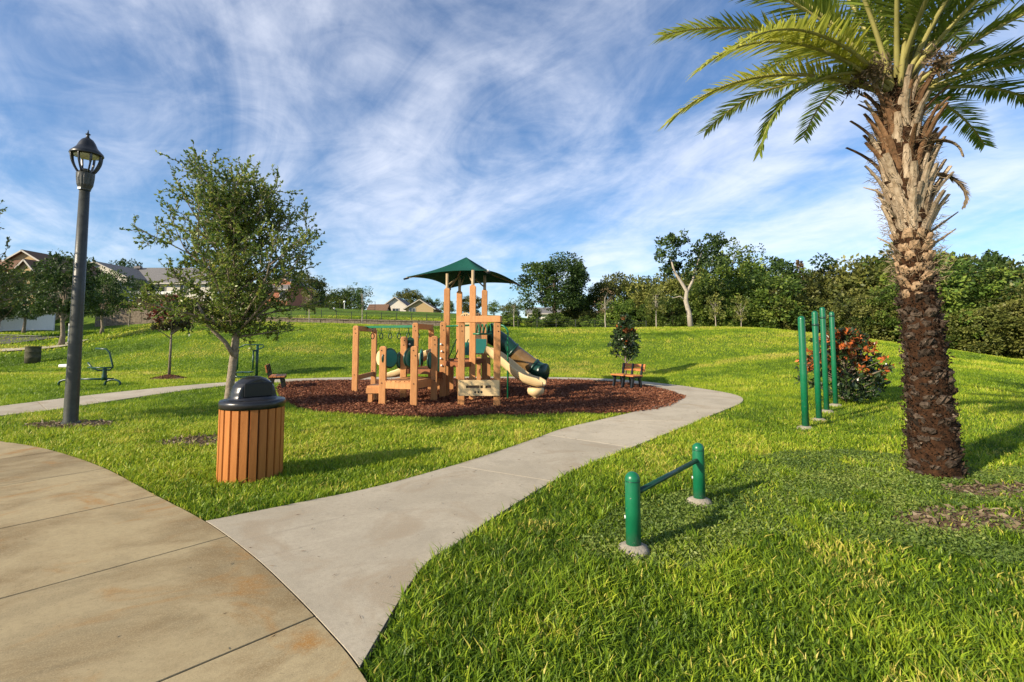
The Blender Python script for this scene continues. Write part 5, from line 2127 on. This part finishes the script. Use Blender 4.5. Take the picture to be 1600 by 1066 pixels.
# shrubs: brown bank on the left, green ones by the wire fence
CROWNS['brown_shrub'] = None
V, F, T, C = blob_crown(55, .9, .7, 40, 55, .13, bottom=-.6)
CROWNS['brown_shrub'] = (np_mesh('brown_shrub_crown', V + np.array([0, 0, .6]), F, leaf_mat('bank_leaf', [(0, (.10, .085, .035)), (1, (.24, .19, .09))], trans=.25), T), limb_trunk(5, .6, .04, [(c[0] * .8, c[1] * .8, c[2] * .8 + .6) for c in C[:10]]).mesh('brown_shrub_trunk', M['dark_bark'], True), 1.3)
for k in range(34):
    px = 165 + rw.random() * 190
    Y = 51.5 + rw.random() * 6.5
    x = XatY(px, Y)
    kd = 'brown_shrub' if rw.random() < .72 else 'shrub'
    place_tree(kd, 'bank_shrub', ('low brownish' if kd == 'brown_shrub' else 'low green') + ' shrub on the steep bank below the grey roofed house', x, Y, rw.uniform(.8, 1.5), rw.uniform(0, 6), 'shrubs on the bank', rw.uniform(1, 1.6), cat='shrub')
for k in range(22):
    px = 775 + rw.random() * 215
    Y = 49 + rw.random() * 6
    x = XatY(px, Y)
    place_tree('shrub', 'fence_shrub', 'green shrub along the wire fence near the spreading oak', x, Y, rw.uniform(.8, 1.7), rw.uniform(0, 6), 'shrubs along the fence', rw.uniform(1, 1.5), cat='shrub')


# ------------------------------------------------------------------ houses
SHINGLE = mat('grey_shingle', (.13, .125, .12), .9, .15, col2=(.21, .20, .19), vscale=6)
SHINGLE_B = mat('brown_shingle', (.13, .075, .045), .9, .15, col2=(.20, .12, .08), vscale=6)
STUCCO_TAN = mat('tan_stucco', (.40, .29, .15), .9, .15, var=.08)
STUCCO_PALE = mat('pale_stucco', (.58, .54, .46), .9, .15, var=.06)
STUCCO_WHITE = mat('white_stucco', (.72, .69, .62), .9, .15, var=.05)
BRICK = mat('brick_red', (.36, .15, .09), .9, .15, var=.2, vscale=12)
GLASS = mat('window_glass', (.03, .04, .05), .08, .6)
TRIM = mat('trim_cream', (.42, .39, .33), .6, .3)


def gable_block(t, x0, x1, y0, y1, zb, ze, zr, wall, roof, axis='x', over=.4):
    """walls with gables and a two-slope roof; ridge along axis"""
    w = MB()
    if axis == 'y':
        xm = (x0 + x1) / 2
        w.add([(x0, y0, zb), (x1, y0, zb), (x1, y0, ze), (xm, y0, zr), (x0, y0, ze), (x0, y1, zb), (x1, y1, zb), (x1, y1, ze), (xm, y1, zr), (x0, y1, ze)],
              [(0, 1, 2, 3, 4), (9, 8, 7, 6, 5), (1, 6, 7, 2), (5, 0, 4, 9)])
        r = MB()
        sl = (zr - ze) / (xm - x0)
        th = .16
        for sg, xe in ((-1, x0), (1, x1)):
            xo = xe + sg * over
            zo = ze - sl * over
            r.add([(xo, y0 - over, zo + .02), (xm, y0 - over, zr + .02), (xm, y1 + over, zr + .02), (xo, y1 + over, zo + .02),
                   (xo, y0 - over, zo + th), (xm, y0 - over, zr + th), (xm, y1 + over, zr + th), (xo, y1 + over, zo + th)],
                  [(0, 1, 2, 3), (7, 6, 5, 4), (0, 4, 5, 1), (3, 2, 6, 7), (0, 3, 7, 4)])
        w.build('wall', wall, t)
        ro = r.build('roof', roof, t)
        f = MB()
        for sg, xe in ((-1, x0), (1, x1)):
            xo = xe + sg * over
            f.beam((xo, y0 - over - .03, ze - sl * over + .05), (xm, y0 - over - .03, zr + .05), .05, .15)
        f.build('fascia', TRIM, ro)
    else:
        ym = (y0 + y1) / 2
        w.add([(x0, y0, zb), (x1, y0, zb), (x1, y0, ze), (x0, y0, ze), (x0, y1, zb), (x1, y1, zb), (x1, y1, ze), (x0, y1, ze), (x0, ym, zr), (x1, ym, zr)],
              [(0, 1, 2, 3), (5, 4, 7, 6), (1, 5, 6, 9, 2), (4, 0, 3, 8, 7)])
        r = MB()
        sl = (zr - ze) / (ym - y0)
        th = .16
        for sg, ye in ((-1, y0), (1, y1)):
            yo = ye + sg * over
            zo = ze - sl * over
            r.add([(x0 - over, yo, zo + .02), (x1 + over, yo, zo + .02), (x1 + over, ym, zr + .02), (x0 - over, ym, zr + .02),
                   (x0 - over, yo, zo + th), (x1 + over, yo, zo + th), (x1 + over, ym, zr + th), (x0 - over, ym, zr + th)],
                  [(3, 2, 1, 0), (4, 5, 6, 7), (0, 1, 5, 4), (1, 2, 6, 5), (3, 0, 4, 7)])
        w.build('wall', wall, t)
        ro = r.build('roof', roof, t)
        MB().box(((x0 + x1) / 2, y0 - over - .03, ze - sl * over + .05), (x1 - x0 + 2 * over, .05, .2)).build('fascia', TRIM, ro)
    return ro


def window(t, x, y, z, w, h):
    f = MB()
    f.box((x, y - .04, z), (w + .2, .06, h + .2))
    fo = f.build('window', TRIM, t)
    MB().box((x, y - .075, z), (w, .03, h)).build('pane', GLASS, fo)
    MB().box((x, y - .095, z), (.05, .02, h)).build('mullion', TRIM, fo)


def house(name, label, Y):
    return thing(name, label, 'house', (0, 0, 0))


def X_(px, Y):
    return XatY(px, Y, 5)


# tan two-storey house
Y = 56
t = house('house', 'tan two storey house with gabled roof at the left edge', Y)
zb = tz(X_(30, Y), Y) - .5
gable_block(t, X_(-20, Y), X_(86, Y), Y, Y + 9, zb, Zat(424, Y), Zat(393, Y), STUCCO_TAN, SHINGLE_B, 'y')
gable_block(t, X_(48, Y), X_(84, Y), Y - 2.2, Y - .05, zb, Zat(432, Y), Zat(412, Y), STUCCO_TAN, SHINGLE_B, 'y', .3)
ro = MB()
ro.add([(X_(-40, Y), Y - 1.8, Zat(424, Y)), (X_(56, Y), Y - 1.8, Zat(424, Y)), (X_(56, Y), Y - .02, Zat(409, Y)), (X_(-40, Y), Y - .02, Zat(409, Y)),
        (X_(-40, Y), Y - 1.8, Zat(421, Y)), (X_(56, Y), Y - 1.8, Zat(421, Y)), (X_(56, Y), Y - .02, Zat(406, Y)), (X_(-40, Y), Y - .02, Zat(406, Y))],
       [(3, 2, 1, 0), (4, 5, 6, 7), (0, 1, 5, 4), (1, 2, 6, 5), (3, 0, 4, 7)])
ro.build('porch_roof', SHINGLE_B, t)
for px in (10, 38):
    window(t, X_(px, Y), Y, Zat(440, Y), 1.1, 1.3)
# grey-roofed house
Y = 66
t = house('house', 'pale house with long grey shingle roof above the brown bank', Y)
zb = tz(X_(220, Y), Y) - .6
gable_block(t, X_(168, Y), X_(330, Y), Y + .5, Y + 11, zb, Zat(441, Y), Zat(419, Y + 5), STUCCO_PALE, SHINGLE, 'x')
gable_block(t, X_(118, Y), X_(214, Y), Y - 2, Y + 8, zb, Zat(436, Y), Zat(414, Y), STUCCO_PALE, SHINGLE, 'y')
for px in (228, 246, 282):
    window(t, X_(px, Y), Y + .5, Zat(452, Y), 1.0, 1.2)
MB().box((X_(212, Y + 5), Y + 5, Zat(418, Y + 5)), (.9, .5, .35)).build('roof_vent', SHINGLE, t)
# brick house
Y = 80
t = house('house', 'red brick house end partly hidden by the young oak', Y)
zb = tz(X_(430, Y), Y) - .6
gable_block(t, X_(395, Y), X_(448, Y), Y, Y + 8, zb, Zat(452, Y), Zat(441, Y + 4), BRICK, SHINGLE, 'x')
gable_block(t, X_(405, Y), X_(447, Y), Y + 2, Y + 10, zb, Zat(440, Y), Zat(430, Y), BRICK, SHINGLE, 'y')
window(t, X_(441, Y), Y, Zat(462, Y), .9, 1.3)
# two houses in the middle
Y = 86
t = house('house', 'grey roofed white house with rust brown porch roof', Y)
zb = tz(X_(610, Y), Y) - .6
gable_block(t, X_(594, Y), X_(640, Y), Y, Y + 8, zb, Zat(482, Y), Zat(465, Y), STUCCO_PALE, SHINGLE, 'y')
gable_block(t, X_(584, Y), X_(608, Y), Y - 3, Y - .05, zb, Zat(487, Y), Zat(478, Y), STUCCO_WHITE, SHINGLE_B, 'x')
window(t, X_(618, Y), Y, Zat(487, Y), 1.0, 1.0)
Y = 83
t = house('house', 'tan gable fronted house just left of the canopy posts', Y)
zb = tz(X_(655, Y), Y) - .6
gable_block(t, X_(634, Y), X_(677, Y), Y, Y + 9, zb, Zat(482, Y), Zat(469, Y), STUCCO_TAN, SHINGLE_B, 'y')
window(t, X_(644, Y), Y, Zat(487, Y), .9, 1.1)
# white house behind the oak
Y = 80
t = house('house', 'low white house behind the spreading oak', Y)
zb = tz(X_(850, Y), Y) - .6
gable_block(t, X_(826, Y), X_(878, Y), Y, Y + 8, zb, Zat(490, Y), Zat(482, Y + 4), STUCCO_WHITE, SHINGLE, 'x')
for px in (838, 862):
    window(t, X_(px, Y), Y, Zat(496, Y), 1.0, .9)


# ------------------------------------------------------------------ walls and fences
def panel_fence(label, pts, h, group=None):
    t = thing('vinyl_fence', label, 'fence', (0, 0, 0))
    for a, b in zip(pts[:-1], pts[1:]):
        n = max(1, int((b - a).length / 2.2))
        for k in range(n + 1):
            p = a.lerp(b, k / n)
            z = tz(p.x, p.y)
            MB().box((p.x, p.y, z + h / 2 + .03), (.14, .14, h + .16)).build('post', M['white_paint'], t)
            if k < n:
                q = a.lerp(b, (k + 1) / n)
                zq = tz(q.x, q.y)
                MB().beam((p.x, p.y, z + h / 2), (q.x, q.y, zq + h / 2), .04, h - .06).build('panel', M['white_paint'], t)
                MB().beam((p.x, p.y - .01, z + h), (q.x, q.y - .01, zq + h), .07, .09).build('rail', M['white_paint'], t)


Yf = 48
panel_fence('long white vinyl fence in the shade behind the street oaks', [Vector((XatY(-80, Yf), Yf, 0)), Vector((XatY(82, Yf), Yf, 0))], 1.5)
Yf = 62
panel_fence('short white vinyl fence in front of the grey roofed house', [Vector((XatY(196, Yf), Yf, 0)), Vector((XatY(264, Yf), Yf, 0))], 1.2)


def wire_fence(label, pts, h=1.2):
    t = thing('wire_fence', label, 'fence', (0, 0, 0))
    rail = MB()
    for a, b in zip(pts[:-1], pts[1:]):
        n = max(1, int((b - a).length / 1.6))
        for k in range(n + 1):
            p = a.lerp(b, k / n)
            z = tz(p.x, p.y)
            MB().tube([(p.x, p.y, z - .1), (p.x, p.y, z + h)], .035, 6).build('post', M['black_metal'], t)
            if k < n:
                q = a.lerp(b, (k + 1) / n)
                zq = tz(q.x, q.y)
                r = MB()
                for zz in (.15, .45, .75, h - .04):
                    r.tube([(p.x, p.y, z + zz), (q.x, q.y, zq + zz)], .016, 5)
                r.build('rails', M['black_metal'], t)


wire_fence('black wire fence on the crest left of the spreading oak and behind it', [Vector((XatY(780, 47), 47, 0)), Vector((XatY(930, 46), 46, 0)), Vector((XatY(1010, 44), 44, 0))], 1.0)
wire_fence('dark wire fence on the upper terrace by the distant trees', [Vector((XatY(492, 76), 76, 0)), Vector((XatY(585, 78), 78, 0))], 1.4)
wire_fence('thin dark fence along the lower terrace above the stone wall', [Vector((XatY(430, 55), 55, 0)), Vector((XatY(690, 55), 55, 0))], .9)
# stone retaining wall
STONE = mat('wall_stone', (.10, .078, .056), .95, .15, col2=(.24, .195, .145), vscale=4.5, bump=.8, bscale=5)
t = thing('retaining_wall', 'low grey brown stone retaining wall along the foot of the terrace', 'wall', (0, 0, 0))
Yw = 50.5
xs = [XatY(px, Yw) for px in range(150, 700, 9)]
for a, b in zip(xs[:-1], xs[1:]):
    f = lambda x: float(np.interp(x, [XatY(q, Yw) for q in (150, 240, 320, 440, 700)], [Zat(q, Yw) for q in (484, 484, 494, 498, 504)]))
    MB().box(((a + b) / 2, Yw + random.uniform(-.03, .03), (f(a) + 1.6) / 2), (b - a - .02, .5, f(a) - 1.6)).build('course', STONE, t)
    MB().box(((a + b) / 2, Yw - .03, f(a) + .05), (b - a - .015, .6, .10)).build('coping', STONE, t)

# globe lamps on the terrace
for px, Y, py, lab in ((538, 74, 472, 'white globe lamp by the distant wire fence'), (522, 70, 483, 'small white globe lamp lower on the terrace')):
    x = XatY(px, Y, 6)
    z0 = tz(x, Y)
    z1 = Zat(py, Y)
    t = thing('globe_lamp', lab, 'lamp', (x, Y, z0))
    MB().tube([(0, 0, 0), (0, 0, z1 - z0 - .1)], .05, 6).build('pole', M['white_paint'], t)
    MB().lathe([(.05, -.15), (.16, -.06), (.19, .03), (.14, .14), (.02, .19)], 12, (0, 0, z1 - z0)).build('globe', M['white_paint'], t, True)


# street with kerb on the left
def drape(name, pts, w, m, lift, kind='structure'):
    c = catmull(pts, 8)
    vs, fs = [], []
    for i, p in enumerate(c):
        d = (c[min(i + 1, len(c) - 1)] - c[max(i - 1, 0)])
        d.z = 0
        d.normalize()
        s_ = Vector((-d.y, d.x, 0))
        for k in range(5):
            q = p + s_ * (w * (k / 4 - .5))
            vs.append((q.x, q.y, tz(q.x, q.y) + lift))
    for i in range(len(c) - 1):
        for k in range(4):
            fs.append((i * 5 + k, i * 5 + k + 1, (i + 1) * 5 + k + 1, (i + 1) * 5 + k))
    o = MB(); o.add(vs, fs)
    tag(o.build(name, m), kind=kind)


drape('road', [Vector((-75, 37, 0)), Vector((-50, 36.6, 0)), Vector((-40, 36, 0)), Vector((XatY(58, 35), 35, 0))], 3.6, M['asphalt'], .06)
drape('kerb', [Vector((-75, 38.9, 0)), Vector((-50, 38.5, 0)), Vector((-40, 37.9, 0)), Vector((XatY(62, 36.6), 36.6, 0))], .3, M['footing'], .14)
drape('footway', [Vector((-60, 28.5, 0)), Vector((-36, 29.5, 0)), Vector((XatY(70, 31), 31, 0)), Vector((XatY(125, 34), 34, 0))], 1.0, M['path'], .07)

# oaks beyond the left edge that shade the white fence and the street
for k, (x, y, h) in enumerate(((-53, 44, 7.5), (-58, 43.5, 8), (-63, 42, 8), (-49, 45.5, 6.5))):
    place_tree('oakB', 'oak_tree', 'oak beyond the left edge shading the white fence', x, y, h, k * 1.3, 'oaks beyond the left edge', 1.3)
